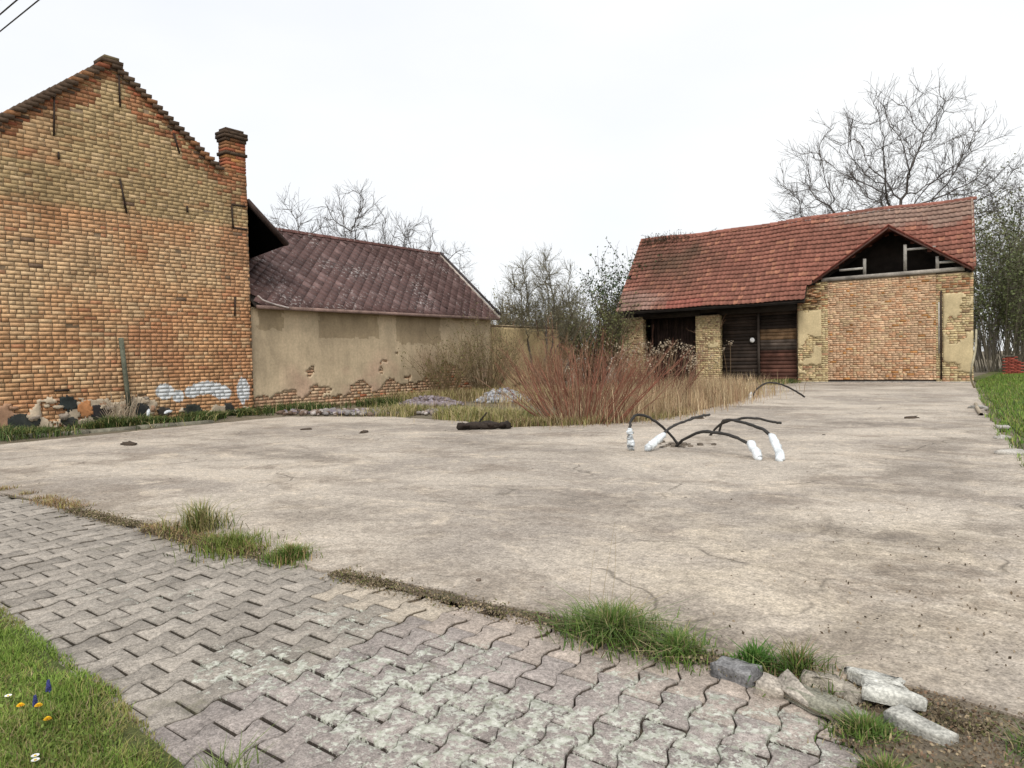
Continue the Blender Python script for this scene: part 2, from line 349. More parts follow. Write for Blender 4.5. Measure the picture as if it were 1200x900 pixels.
def mk_slate(src):
    m = NB('diamond_tile_' + src); c = m.objcol() if src == 'obj' else m.attr()
    n2 = m.noise(7, 5, .7); n3 = m.noise(40, 4, .7)
    k = m.math('MULTIPLY', m.ramp(n2, .3, .7, .75, 1.25), m.ramp(n3, .3, .7, .78, 1.22))
    c = m.mix(1., c, m.n('ShaderNodeCombineXYZ', {0: k, 1: k, 2: k}).outputs[0], 'MULTIPLY')
    l = m.ramp(m.math('ADD', m.noise(10, 5, .7, .2), m.math('MULTIPLY', m.noise(.8, 3), .35)), .765, .84)
    c = m.mix(m.math('MULTIPLY', l, .75), c, (.42, .38, .36))
    m.bump(m.math('ADD', n2, n3), .4, .008)
    return m.done(c, .8)
def mk_tile():
    m = NB('clay_tile'); c = m.attr()
    n1 = m.noise(.6, 6, .7, .5); n2 = m.noise(5, 5, .7); n3 = m.noise(40, 3)
    k = m.math('MULTIPLY', m.ramp(n1, .3, .7, .8, 1.2), m.math('MULTIPLY', m.ramp(n2, .3, .7, .84, 1.16), m.ramp(n3, .3, .7, .88, 1.12)))
    c = m.mix(1., c, m.n('ShaderNodeCombineXYZ', {0: k, 1: k, 2: k}).outputs[0], 'MULTIPLY')
    return m.done(c, .75)
def mk_ground():
    m = NB('bare_earth')
    n1 = m.noise(.5, 7, .65, .3); n2 = m.noise(6, 6, .7); n3 = m.noise(45, 4, .75)
    c = m.mix(m.ramp(n1, .4, .6), (.15, .12, .085), (.23, .19, .14))
    c = m.mix(m.math('MULTIPLY', m.ramp(n2, .5, .62), .55), c, (.085, .095, .035))
    k = m.ramp(n3, .3, .7, .6, 1.4); c = m.mix(1., c, m.n('ShaderNodeCombineXYZ', {0: k, 1: k, 2: k}).outputs[0], 'MULTIPLY')
    m.bump(m.math('ADD', n2, n3), .7, .03)
    return m.done(c, .95)
def mk_turf():
    m = NB('turf_soil'); n1 = m.noise(.8, 6, .7); n3 = m.noise(50, 4, .75)
    c = m.mix(m.ramp(n1, .4, .6), (.075, .10, .028), (.13, .125, .045))
    k = m.ramp(n3, .3, .7, .5, 1.5); c = m.mix(1., c, m.n('ShaderNodeCombineXYZ', {0: k, 1: k, 2: k}).outputs[0], 'MULTIPLY')
    m.bump(n3, .8, .03); return m.done(c, .95)

M_CONC = mk_concrete(); M_PAVO = mk_paver('obj'); M_PAVA = mk_paver('attr'); M_BRO = mk_brick('obj'); M_BRA = mk_brick('attr')
M_PLAS = mk_plaster(); M_SLO = mk_slate('obj'); M_SLA = mk_slate('attr'); M_TILE = mk_tile(); M_EARTH = mk_ground(); M_TURF = mk_turf()
M_ATTR = simple('weathered_surface'); M_OBJ = simple('weathered_piece', 'obj')
M_GRASS = simple('grass_blade', 'attr', 1.5, .25, 30, .1, .7, 0); M_TWIG = simple('twig_bark', 'attr', 3, .3, 40, .2, .9, 0)
M_BARK = simple('tree_bark', 'attr', 4, .3, 30, .3, .95, .5, .02); M_WOOD = simple('old_wood', 'attr', 3, .4, 35, .3, .85, .4, .01)
M_LEAF = simple('leaf', 'attr', 2, .3, 30, .1, .6, 0)
M_STONE = simple('rough_stone', 'attr', 8, .3, 60, .3, .92, .6, .01); M_MORT2 = simple('pale_mortar', (.40, .29, .185), 2, .35, 50, .3, .95, .6, .01); M_MORT = simple('lime_mortar', (.19, .135, .085), 2, .35, 50, .3, .95, .6, .01)
M_RUBBLE = simple('broken_concrete', 'attr', 14, .38, 90, .4, .95, .9, .012); M_IRON = simple('rusty_iron', (.035, .022, .016), 8, .3, 60, .2, .7, .2); M_DARK = simple('dark_timber_and_shade', (.028, .022, .018), 3, .35, 30, .3, .85, .2)
M_RUB = simple('cable_rubber', (.036, .033, .03), 8, .35, 60, .3, .7, .2, .004, spec=.3); M_BAG = simple('white_plastic', (.68, .72, .74), 9, .3, 40, .12, .4, .6, .01, spec=.5)
M_MOSS = simple('moss', 'attr', 5, .3, 40, .3, .95, 0)

# ================================================================== SETTING
def flat(name, poly, z, mat, skirt=0.0):
    mb = MB(); p = np.asarray(poly, float); n = len(p)
    mb.add(np.c_[p, np.full(n, z)], np.arange(n)[None])
    if skirt:
        v = np.r_[np.c_[p, np.full(n, z)], np.c_[p, np.full(n, z-skirt)]]
        mb.add(v, [[i, i+n, (i+1) % n + n, (i+1) % n] for i in range(n)])
    return mb.build(name, mat)
def ragged(pts, step=.12, amp=.05, seed=1, closed=True):
    out = []; P = [np.array(p, float) for p in pts]; n = len(P)
    for i in range(n if closed else n-1):
        a, b = P[i], P[(i+1) % n]; d = b-a; L = np.linalg.norm(d); k = max(1, int(L/step)); nn = np.array([-d[1], d[0]])/L
        for j in range(k):
            q = a + d*j/k; out.append(q + nn*((fbm(q[0]*2.1+seed*9, q[1]*2.1, seed) - .5)*2.4*amp + random.uniform(-.3, .3)*amp))
    return out
flat('ground', [(-700, -300), (500, -300), (500, 900), (-700, 900)], -.04, M_EARTH)['kind'] = 'structure'
YARD = [(-14.5, 2.80), (-9, 2.80), (-5, 2.84), (-2.5, 2.95), (-1.1, 3.0), (-.6, 3.12), (-.1, 3.06), (.5, 3.1), (.25, 6.5), (-.35, 9.9), (-1.2, 16.5), (-2.2, 26.4), (-3.0, 34.1),
        (-13.4, 34.1), (-9.6, 28.4), (-7.4, 20.4), (-6.75, 14.6), (-7.5, 12.1), (-8.5, 11.0), (-10.3, 11.7), (-12.8, 12.0), (-15.6, 11.0), (-15.3, 7.4), (-14.9, 4.2)]
flat('concrete_yard', ragged(YARD, .15, .06, 3), .012, M_CONC, .2)['kind'] = 'structure'
flat('lawn_ground', ragged([(-30, -3), (.6, -3), (-.6, .55), (-1.5, .98), (-2.3, 1.16), (-3.0, 1.24), (-4.8, 1.36), (-30, 1.4)], .1, .03, 5), .010, M_TURF)['kind'] = 'structure'
flat('meadow_ground', ragged([(.55, 3.3), (60, 3.3), (60, 120), (-4.0, 120), (-3.6, 40), (-2.75, 34), (-1.95, 26.4), (-.95, 16.5), (-.1, 9.9), (.45, 6.5)], .3, .1, 6), -.012, M_TURF)['kind'] = 'structure'

# ---- pavement of interlocking bone-shaped pavers
pav = flat('pavement', [(-16, 1.15), (-.4, 1.15), (-.38, 2.86), (-16, 2.82)], -.05, M_EARTH); pav['kind'] = 'structure'
PL, PW, PA = .243, .143, .0125
PAX, PAY = np.array((.143, -.003))/.143, np.array((-.037, .240))/.243     # row and column directions of the bond
def bone(rs, gap=.0045, chip=.004):
    hl = PL/2 - gap*1.1; q = PL/4; t = .026; wa, wb = PW/2 + PA - gap*.5, PW/2 - PA - gap*.5; c = .005
    half = [(wb, 0), (wb, q-t), (wa, q+t), (wa, hl-c), (wa-c, hl)]
    r = half + [(-x, y) for x, y in half[::-1]]
    full = [(x, -y) for x, y in half[:0:-1]] + half + [(-x, y) for x, y in half[::-1]] + [(-x, -y) for x, y in half[1:]]
    full = np.array(full) + rs.normal(0, chip*.45, (len(full), 2))
    return full[:, :1]*PAX + full[:, 1:]*PAY
pmesh = []
for i in range(8):
    rs = np.random.default_rng(40+i); mb = MB(); prism(mb, bone(rs), -.06, 0, (1, 1, 1), bev=.0045, side=(.27, .25, .22)); pmesh.append(mb.mesh('paver', M_PAVO))
pv = []; ROT = 0.; cr_, sr_ = math.cos(ROT), math.sin(ROT)
for i in range(-2, 112):
    for j in range(-6, 12):
        lx, ly = -i*PW, j*PL + (PL/2 if i % 2 else 0)
        x, y = -.22 + lx*PAX[0] + ly*PAY[0], 1.95 + lx*PAX[1] + ly*PAY[1]
        lo = 1.02; hi = 2.90 + (x+5)*.018
        if y < lo or y > hi or x < -15.8: continue
        if x > -.50 + (2.62-y)*.55 and y > 2.3: continue
        if x > -.3: continue
        pv.append((x, y))
vis = []
for x, y in pv:
    d = Vector((x, y, -1.3)); z = d.dot(_f); u, v = 850*d.dot(_r)/z/600, 850*d.dot(_u)/z/450
    vis.append((x, y, z if (z > .3 and abs(u) < 1.05 and abs(v) < 1.06) else 50 + abs(x)))
vis.sort(key=lambda q: q[2]); mass = MB()
for k, (x, y, z) in enumerate(vis):
    edge = max(0., min(1., (y - 2.45 - (x+3)*.02)/.15))*(x > -3.4)
    g = np.array([.30, .262, .238])*random.uniform(.82, 1.18); g = g*(1-.75*edge) + np.array([.43, .36, .30])*.75*edge*random.uniform(.9, 1.1)
    if x < -2.6: g = g*np.array([1.0, 1.02, .96])
    dz = random.gauss(0, .0022) + .008*math.sin(x*1.3+y*2) - .002 - .010*max(0, min(1, (y-2.6)/.2)); tx, ty, tz = random.gauss(0, .009), random.gauss(0, .009), ROT + random.gauss(0, .014)
    if k < 300:
        o = link('paver', pmesh[k % 8], pav, g); o.location = (x, y, dz); o.rotation_euler = (tx, ty, tz)
    else:
        b = bone(rng); c, s = math.cos(tz), math.sin(tz)
        prism(mass, np.c_[x + b[:, 0]*c - b[:, 1]*s, y + b[:, 0]*s + b[:, 1]*c], -.05, dz, g, .0045, np.array((.085, .074, .062)))
tag(mass.build('paver_field', M_PAVA, pav), kind='stuff')

flat('seam_soil', ragged([(-16, 2.74), (-9, 2.76), (-5, 2.80), (-2.2, 2.90), (-1.15, 2.90), (-.92, 2.80), (-.66, 2.68), (-.46, 2.42), (-.26, 2.0), (.9, 1.9), (.9, 3.3), (-16, 2.95)], .07, .035, 11), .003, M_EARTH)['kind'] = 'structure'

# ================================================================== BRICK HOUSE (left)
GX = -18.2
house = empty('brick_house', (GX, 8.2, 0))
tag(house, 'tall old brick house with stepped bare gable wall and corner chimney', 'house')
house_inv = Matrix.Translation((-GX, -8.2, 0))
def under(o, root):
    """parent a mesh that was modelled in world coordinates"""
    o.parent = root; o.matrix_parent_inverse = Matrix.Translation(root.location).inverted(); return o
APY, APZ = 8.24, 8.62
def gl(z): return APY - .12 - (APZ - z)/.835
def gr(z): return APY + .12 + (APZ - z)/.735
def gable_mask(u, z):
    top = np.where(z > 6.5, ((u < gr(z)) & (u > gl(z))) | ((u > 11.1) & (z < 6.68) & (u < 11.77)), (u < 11.77) & (u > np.maximum(gl(z), 4.7)))
    return top
core = MB(); 
prof = [(4.7, -.1), (11.765, -.1), (11.765, 6.62), (11.02, 6.62), (APY+.1, APZ-.02), (APY-.1, APZ-.02), (4.7, 5.2)]
nP = len(prof); pf = np.array(prof)
vv = np.r_[np.c_[np.full(nP, GX-.008), pf], np.c_[np.full(nP, GX-.45), pf]]
core.add(vv, np.arange(nP)[None]); core.add(np.zeros((0, 3)), np.arange(nP, 2*nP)[None][:, ::-1] - len(vv))
core.add(np.zeros((0, 3)), np.array([[i, i+nP, (i+1) % nP + nP, (i+1) % nP] for i in range(nP)]) - len(vv))
core.Cc = [np.tile((.185, .13, .08), (len(c_), 1)) for c_ in core.Cc]; gw = under(core.build('gable_wall', M_BRA), house)
BR = courses(4.72, 11.765, .02, 8.62)
BR = BR[gable_mask(BR[:, 0]-BR[:, 2]*.3, BR[:, 1]) & gable_mask(BR[:, 0]+BR[:, 2]*.3, BR[:, 1])]
PAL = dict(orange=(.46, .225, .085), yellow=(.52, .335, .15), pale=(.58, .42, .25), red=(.36, .12, .06), dark=(.13, .085, .055), grey=(.36, .265, .145), grey2=(.42, .32, .18), brown=(.33, .16, .075))
def pick(ws):
    ks = list(ws); p = np.array([ws[k] for k in ks], float); return np.array(PAL[ks[rng.choice(len(ks), p=p/p.sum())]])*rng.uniform(.8, 1.18)
def lerp(a, b, t): return np.array(a)*(1-t) + np.array(b)*t
def gable_col(u, z):
    d = min(u - gl(z), gr(z) - u) if z > 5.6 else 9
    n = float(fbm(u*.8, z*.8, 21)); red = float(fbm(u*.55+5, z*.9, 31)); j = rng.uniform(.9, 1.1); st = lambda v, lo, hi: min(1., max(0., (v-lo)/(hi-lo)))
    if d < (.95 if u > 8.5 else .6) + 1.1*(n-.5) and rng.uniform() < .8: return lerp(lerp(PAL['red'], PAL['brown'], rng.uniform(.2, 1)), (.40, .28, .15), rng.uniform(0, .4))*rng.uniform(.65, 1.1)
    base = lerp((.54, .305, .155), (.59, .40, .225), st(n, .38, .62))            # orange to straw, drifting over the wall
    base = lerp(base, (.42, .19, .095), .75*st(red, .52, .72) + .45*(u > 10.9) + .25*st(z, 3.6, 4.6))
    up = st(z, 5.0 + .3*(n-.5), 5.16 + .3*(n-.5))
    base = lerp(base, lerp((.355, .255, .13), (.44, .325, .175), n), up*(.95 if not (u < 7.0 and z > 5.9) else .35))
    r = rng.uniform()
    if r < .10: base = lerp(base, PAL['pale'], .5)
    elif r < .20: base = lerp(base, PAL['brown'], .4)
    elif r < .22: base = lerp(base, PAL['red'], .5)
    elif r < .225: base = np.array(PAL['dark'])*1.4
    return base*j
cols = np.array([gable_col(a, b) for a, b in BR[:, :2]])
weather = BR[:, 1] > 5.1
BR[weather, 3] += .006; BR[weather, 2] += .007
dist = np.hypot(GX, BR[:, 0]) + 100*((BR[:, 0] < 5.75) | (BR[:, 1] > 4.6)) + np.abs(BR[:, 1]-1.3)*.25
order = np.argsort(dist); near, far = order[:300], order[300:]
bvar = []
for Lw in np.unique(np.round(BR[near, 2], 2)):
    bvar.append(float(Lw))
bmesh_cache = {}
def brick_mesh(wd, k):
    key = (wd, k)
    if key not in bmesh_cache:
        mb = MB(); box(mb, (-.05, -wd/2, -.039), (0, wd/2, .039), jit=.0016); bmesh_cache[key] = mb.mesh('brick', M_BRO)
    return bmesh_cache[key]
for i in near:
    o = link('brick', brick_mesh(round(float(BR[i, 2]), 2), random.randrange(4)), gw, cols[i])
    o.location = (GX + random.gauss(0, .003), BR[i, 0], BR[i, 1]); o.matrix_parent_inverse = Matrix.Translation(house.location).inverted() @ Matrix.Identity(4)
    o.matrix_parent_inverse = Matrix.Identity(4)
mb = MB(); plane_boxes(mb, BR[far, 0], BR[far, 1], BR[far, 2], BR[far, 3], (GX, 0, 0), (0, 1, 0), (1, 0, 0), .03, cols[far], .002, .003)
tag(under(mb.build('brickwork', M_BRA), house), kind='stuff')
# stepped coping courses on both rakes
cmesh = {}
def coping(y, z, L, t, dep, col):
    key = (L, t, dep)
    if key not in cmesh:
        q = MB(); box(q, (-dep/2, -L/2, -t/2), (dep/2, L/2, t/2), jit=.004); cmesh[key] = q.mesh('coping_brick', M_BRO)
    o = link('coping_brick', cmesh[key], house, col); o.location = (random.gauss(0, .006) - .13, y - 8.2, z); o.rotation_euler = (random.gauss(0, .012), 0, random.gauss(0, .01))
def dk(): return pick(dict(dark=6, brown=1.2, red=.5))*.7
z = 6.66
while z < APZ - .02:
    yr = gr(z); coping(yr - .08, z, .25, .085, .40, dk()); coping(yr - .25, z - .02, .26, .06, .285, pick(dict(red=2.5, brown=2, dark=2))*.85); z += .1
z = 5.3
while z < APZ - .02:
    yl = gl(z); coping(yl + .08, z, .25, .085, .40, dk()); coping(yl + .25, z - .02, .26, .06, .285, pick(dict(red=2, dark=3, brown=1.5))*.8); z += .1
coping(APY, APZ + .02, .50, .085, .42, dk()); coping(APY - .02, APZ + .10, .34, .075, .40, (.17, .13, .075))
# iron wall ties
for (y0, z0, y1, z1) in [(8.33, 5.88, 8.46, 5.08), (6.96, 7.5, 6.92, 6.6), (8.40, 8.4, 8.40, 7.63), (9.71, 7.3, 9.85, 6.81), (11.27, 5.7, 11.30, 5.08), (11.28, 3.21, 11.26, 2.69), (7.0, 6.25, 7.0, 6.08), (10.0, 5.5, 10.0, 5.33)]:
    q = MB(); beam(q, (GX+.012, y0, z0), (GX+.012, y1, z1), .045, .03, up=(0, 1, 0)); under(q.build('wall_tie', M_IRON), house)
q = MB(); box(q, (GX-.01, 11.32, 5.08), (GX+.02, 11.74, 5.13), (.1, .06, .04)); box(q, (GX-.01, 11.28, 5.72), (GX+.02, 11.72, 5.76)); under(q.build('wall_tie', M_IRON), house)
# chimney on the corner: core + corbelled brick courses
chm = MB(); box(chm, (GX-.34, 11.2, 6.3), (GX-.03, 11.73, 7.72)); ch = under(chm.build('chimney', M_MORT), house)
zc = 6.64; k = 0
while zc < 7.78:
    out = .0
    if 7.08 < zc < 7.17: out = .035
    if zc > 7.46: out = .025
    if zc > 7.54: out = .055
    if zc > 7.70: out = -.02
    q = MB(); y0, y1 = 11.17-out, 11.765+out; x0, x1 = GX-.37-out, GX+.004+out
    cc = [pick(dict(red=3, orange=2, brown=2, dark=.4)) if zc < 7.46 and out == 0 else dk()*.8 for _ in range(8)]
    off = .14*(k % 2); ys = [y0] + [y for y in np.arange(y0 + .285 - off, y1 - .07, .292)] + [y1]
    for a in range(len(ys)-1): box(q, (x0, ys[a]+.004*(a > 0), zc), (x1, ys[a+1]-.004, zc+.079), cc[a], .003)
    o = under(q.build('chimney_course', M_BRA), house); o.parent = ch; o.matrix_parent_inverse = (Matrix.Translation(house.location)).inverted(); o.matrix_parent_inverse = Matrix.Identity(4)
    zc += .092; k += 1
# roof behind the gable, running out over the back eave; side walls
q = MB()
def slab(mb, a, b, c, d, t, col):
    a, b, c, d = [np.array(p, float) for p in (a, b, c, d)]; n = unit(np.cross(b-a, d-a)); n = n*np.sign(n[2])*t
    v = np.array([a, b, c, d, a+n, b+n, c+n, d+n]); mb.add(v, BOXF, col)
slab(q, (GX-.46, 8.24, 8.35), (-31, 8.24, 8.35), (-31, 13.08, 4.82), (GX-.46, 13.08, 4.82), .09, (.06, .04, .035))
slab(q, (GX-.46, 8.20, 8.35), (-31, 8.20, 8.35), (-31, 3.6, 4.6), (GX-.46, 3.6, 4.6), .09, (.06, .04, .035))
slab(q, (GX-.02, 11.785, 5.92), (GX-.46, 11.785, 5.92), (GX-.46, 13.08, 4.82), (GX-.02, 13.08, 4.82), .09, (.06, .04, .035))
under(q.build('roof', M_WOOD), house)
q = MB(); box(q, (-30.8, 4.75, -.1), (GX-.46, 4.95, 5.4), (.4, .3, .17)); box(q, (-30.8, 11.55, -.1), (GX-.46, 11.7, 5.8), (.4, .3, .17)); box(q, (-30.8, 4.95, -.1), (-30.6, 11.55, 5.5), (.4, .3, .17)); under(q.build('side_wall', M_PLAS), house)
q = MB(); slab(q, (GX-.05, 11.79, 5.80), (GX-.05, 11.79, 4.3), (GX-.05, 12.97, 4.80), (GX-.05, 12.97, 4.80), .03, (.02, .017, .014)); under(q.build('eave_board', M_DARK), house)
q = MB(); box(q, (GX, 6.72, .82), (GX+.03, 7.02, .86)); under(q.build('rusty_lintel', M_IRON), house)

# ================================================================== RENDERED OUTBUILDING (centre left)
OX = -18.32
outb = empty('rendered_outbuilding', (OX, 17, 0)); tag(outb, 'low ochre rendered outbuilding with purple brown diamond tiled roof', 'outbuilding')
Y0, Y1 = 11.79, 22.55
q = MB(); box(q, (OX-.5, Y0, -.1), (OX-.02, Y1, 2.98)); box(q, (-24.2, Y1-.4, -.1), (OX-.5, Y1, 3.0)); box(q, (-24.2, Y0, -.1), (-23.8, Y1-.4, 3.0))
v = np.array([(OX-.02, Y1, 2.98), (-24.2, Y1, 3.0), (-21.16, Y1, 5.7), (OX-.02, Y1-.3, 2.98), (-24.2, Y1-.3, 3.0), (-21.16, Y1-.3, 5.7)]); q.add(v, [[0, 1, 2]]); q.add(v, [[5, 4, 3]])
ow = under(q.build('wall', M_MORT2), outb)
def plaster_sheet(u0, u1, z0, z1, cell, keep, colf, O, ud, nd, t=.02, seed=0):
    """render coat as a jittered sheet with broken-out holes and real thickness"""
    nu, nz_ = int((u1-u0)/cell), int((z1-z0)/cell); R = np.random.default_rng(seed)
    ju = R.uniform(-.38, .38, (nu+1, nz_+1))*cell; jz = R.uniform(-.38, .38, (nu+1, nz_+1))*cell
    ju[0] = ju[-1] = 0; jz[:, 0] = jz[:, -1] = 0
    gu = u0 + np.arange(nu+1)[:, None]*(u1-u0)/nu + ju; gz = z0 + np.arange(nz_+1)[None]*(z1-z0)/nz_ + jz
    ud, nd, O = np.array(ud, float), np.array(nd, float), np.array(O, float)
    th = t + (fbm(gu*3, gz*3, seed+3)-.5)*.012
    F_ = O + gu[..., None]*ud + th[..., None]*nd; F_[..., 2] += gz
    B_ = O + gu[..., None]*ud - .005*nd; B_[..., 2] += gz
    cu, cz = (gu[:-1, :-1]+gu[1:, 1:])/2, (gz[:-1, :-1]+gz[1:, 1:])/2
    K = keep(cu, cz); CC = colf(cu, cz)
    idx = np.arange((nu+1)*(nz_+1)).reshape(nu+1, nz_+1); off = idx.size
    a, b, c, d = idx[:-1, :-1], idx[1:, :-1], idx[1:, 1:], idx[:-1, 1:]
    fs = [np.stack([a, b, c, d], -1)[K]]; cs = [CC[K]]
    Kp = np.pad(K, 1)
    for (sl_, e0, e1) in [((slice(0, -2), slice(1, -1)), a, d), ((slice(2, None), slice(1, -1)), c, b), ((slice(1, -1), slice(0, -2)), b, a), ((slice(1, -1), slice(2, None)), d, c)]:
        edge = K & ~Kp[sl_]; fs.append(np.stack([e0, e1, e1+off, e0+off], -1)[edge]); cs.append(CC[edge]*.85)
    m_ = MB(); m_.add(np.r_[F_.reshape(-1, 3), B_.reshape(-1, 3)], np.concatenate(fs), np.concatenate(cs)); return m_
# crumbling plinth: broken render coat, ragged near-black patches and a few proud stones
def plinth_keep(u, z):
    top = .60 + .2*(fbm(u*1.4, u*0, 5)-.5)*2 - .28*np.clip((u-8.8)/.6, 0, 1)
    return (z < top) & (fbm(u*2.1, z*2.6, 66, 5) < .56)
def plinth_col(u, z):
    n = fbm(u*2.5, z*3, 67)[..., None]; r = (fbm(u*1.7+4, z*2, 68) > .58)[..., None]
    return np.where(r, np.array([.40, .24, .15]), np.array([.50, .41, .30]))*(.65 + .7*n)
PSH_ARGS = (4.75, 11.6, .0, .85, .05, plinth_keep, plinth_col, (GX, 0, 0), (0, 1, 0), (1, 0, 0), .03, 8)
PATCHES = [(6.95, .53, .2, .17, (.03, .036, .034)), (6.98, .12, .2, .12, (.035, .036, .032)), (6.05, .16, .3, .22, (.03, .033, .03)), (7.62, .27, .19, .19, (.033, .03, .03)), (8.62, .26, .22, .16, (.028, .03, .028)), (9.95, .2, .28, .15, (.03, .034, .028)), (9.2, .2, .18, .14, (.04, .036, .03)), (11.0, .18, .12, .17, (.035, .034, .03)), (7.33, .38, .17, .2, (.46, .21, .09))]
under(plaster_sheet(*PSH_ARGS).build('plinth_render', M_PLAS), house)
for i, (cy, cz, a_, b_, c_) in enumerate(PATCHES):
    f_ = plaster_sheet(cy-a_*1.4, cy+a_*1.4, max(.0, cz-b_*1.4), cz+b_*1.4, .035, lambda u, z: ((u-cy)/a_)**2 + ((z-cz)/b_)**2 < .15 + 1.6*fbm(u*7+i*7, z*7, 90+i, 5), lambda u, z: np.array(c_)*(.5+1.3*fbm(u*8, z*8, 4)[..., None]), (GX, 0, 0), (0, 1, 0), (1, 0, 0), .038, 20+i)
    under(f_.build('dark_patch' if i < 8 else 'rust_patch', M_PLAS), house)
for i in range(16):
    q = MB(); stone_mesh(q, (0, 0, 0), .055, random.uniform(.05, .12), random.uniform(.035, .08), np.array(random.choice([(.45, .37, .27), (.36, .22, .14), (.3, .25, .2)])), 0, 300+i, .2, (5, 8)); o = link('plinth_stone', q.mesh('plinth_stone', M_STONE), house); o.location = (.02, random.uniform(5.2, 9)-8.2, random.uniform(.05, .6))
def okeep(u, z):
    lim = .30 + 1.1*np.clip(fbm(u*.55, z*.2, 4)-.34, 0, 1)*1.8*np.clip((u-12.2)/1.5, .25, 1) + .25*(fbm(u*3, z*3, 9)-.5)
    hole = (fbm(u*1.5+3, z*1.9, 12, 5) > .56 + .10*z) & (z < 1.7) & (u > 12.8)
    return (z > lim) & ~hole
def ocol(u, z):
    n = fbm(u*.6, z*.6, 15); c = np.array([.51, .405, .27])*(.78 + .42*n[..., None])*(.93+.14*fbm(u*5, z*5, 19)[..., None])
    rag = .12*(fbm(u*4, z*4, 3)-.5)
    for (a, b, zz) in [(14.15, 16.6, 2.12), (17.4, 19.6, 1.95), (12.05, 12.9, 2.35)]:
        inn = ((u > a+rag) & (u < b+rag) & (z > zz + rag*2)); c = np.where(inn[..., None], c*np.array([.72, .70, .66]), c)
    pk = np.clip((fbm(u*.9+8, z*1.3, 41)-.40)*4, 0, 1)*np.clip((1.9-z)/.9, 0, 1)*np.clip((u-12.6)/.8, 0, 1)
    return c*(1-pk[..., None]*.75) + np.array([.49, .33, .235])*pk[..., None]*.75*(.8+.4*fbm(u*7, z*7, 33)[..., None])
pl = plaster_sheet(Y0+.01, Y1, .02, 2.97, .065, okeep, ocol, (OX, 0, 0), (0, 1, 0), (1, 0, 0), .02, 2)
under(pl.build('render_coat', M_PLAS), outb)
B2 = courses(Y0+.01, Y1, .03, 2.0); cc = np.array([lerp((.46, .27, .165), (.50, .37, .24), rng.uniform())*rng.uniform(.8, 1.15) if rng.uniform() < .93 else pick(dict(red=1, brown=1)) for _ in B2])
mb = MB(); plane_boxes(mb, B2[:, 0], B2[:, 1], B2[:, 2], B2[:, 3], (OX+.006, 0, 0), (0, 1, 0), (1, 0, 0), .022, cc, .003, .003)
tag(under(mb.build('brickwork', M_BRA), outb), kind='stuff')
# roof: deck, diamond tiles, ridge caps, verge and eave boards
EX, EZ, RX, RZ = -17.98, 2.98, -21.16, 5.84; RY1 = 22.68
q = MB(); slab(q, (EX-.04, Y0, EZ-.06), (EX-.04, RY1-.05, EZ-.06), (RX, RY1-.05, RZ-.08), (RX, Y0, RZ-.08), .05, (.05, .035, .03)); slab(q, (RX, Y0, RZ-.08), (RX, RY1-.05, RZ-.08), (-24.4, RY1-.05, EZ-.06), (-24.4, Y0, EZ-.06), .05, (.09, .06, .06))
rf = under(q.build('roof_deck', M_DARK), outb)
sl_v = np.array([RX-EX, 0, RZ-EZ]); SL = np.linalg.norm(sl_v); sl_d = sl_v/SL; sl_n = np.array([-sl_d[2], 0, sl_d[0]])*-1
if sl_n[2] < 0: sl_n = -sl_n
DW, DH = .40, .40; tl = []
nr = int(SL/(DH/2))+1
for r in range(-1, nr):
    s = r*DH/2; 
    for k in range(-1, int((RY1-Y0)/DW)+2):
        y = Y0 + k*DW + (DW/2 if r % 2 else 0)
        if Y0+.0 < y < RY1 - .05 and s < SL-.05: tl.append((y, s, r))
smesh = []
Rm = Matrix(((0, sl_d[0], sl_n[0], 0), (1, 0, 0, 0), (0, sl_d[2], sl_n[2], 0), (0, 0, 0, 1)))
def tile_poly(y, s):
    hw, hh = DW/2*.985, DH/2*1.03
    p = [(0, -hh), (hw, 0), (0, hh), (-hw, 0)]
    p = [(min(max(a, Y0+.005-y), RY1-y), min(max(b, -s), SL-s)) for a, b in p]; return p
for i in range(6):
    q = MB(); hw, hh = DW/2*.985, DH/2*1.03; R = np.random.default_rng(i)
    pts = np.array([(0, -hh+.03), (.03, -hh+.03), (hw, 0), (0, hh), (-hw, 0), (-.03, -hh+.03)])[1:] + R.normal(0, .004, (5, 2)); prism(q, pts, 0, .008); smesh.append(q.mesh('diamond_tile', M_SLO))
def slate_col(y, s):
    n = float(fbm(y*.9, s*.9, 8)); k = random.uniform(.84, 1.16); c = np.array([.10, .058, .052])*k*(.8+.45*n)
    if random.random() < .10: c = c*1.35 + .02
    return c
def dproj(y, s):
    p = Vector((EX+sl_d[0]*s, y, EZ+sl_d[2]*s)) - Vector((0, 0, 1.3)); return p.dot(_f)
tl.sort(key=lambda q: dproj(q[0], q[1]) + (40 if (q[0] < 12.3 or (q[0] < 13.2 and q[1] > 2.2)) else 0)); mb = MB(); n300 = 0
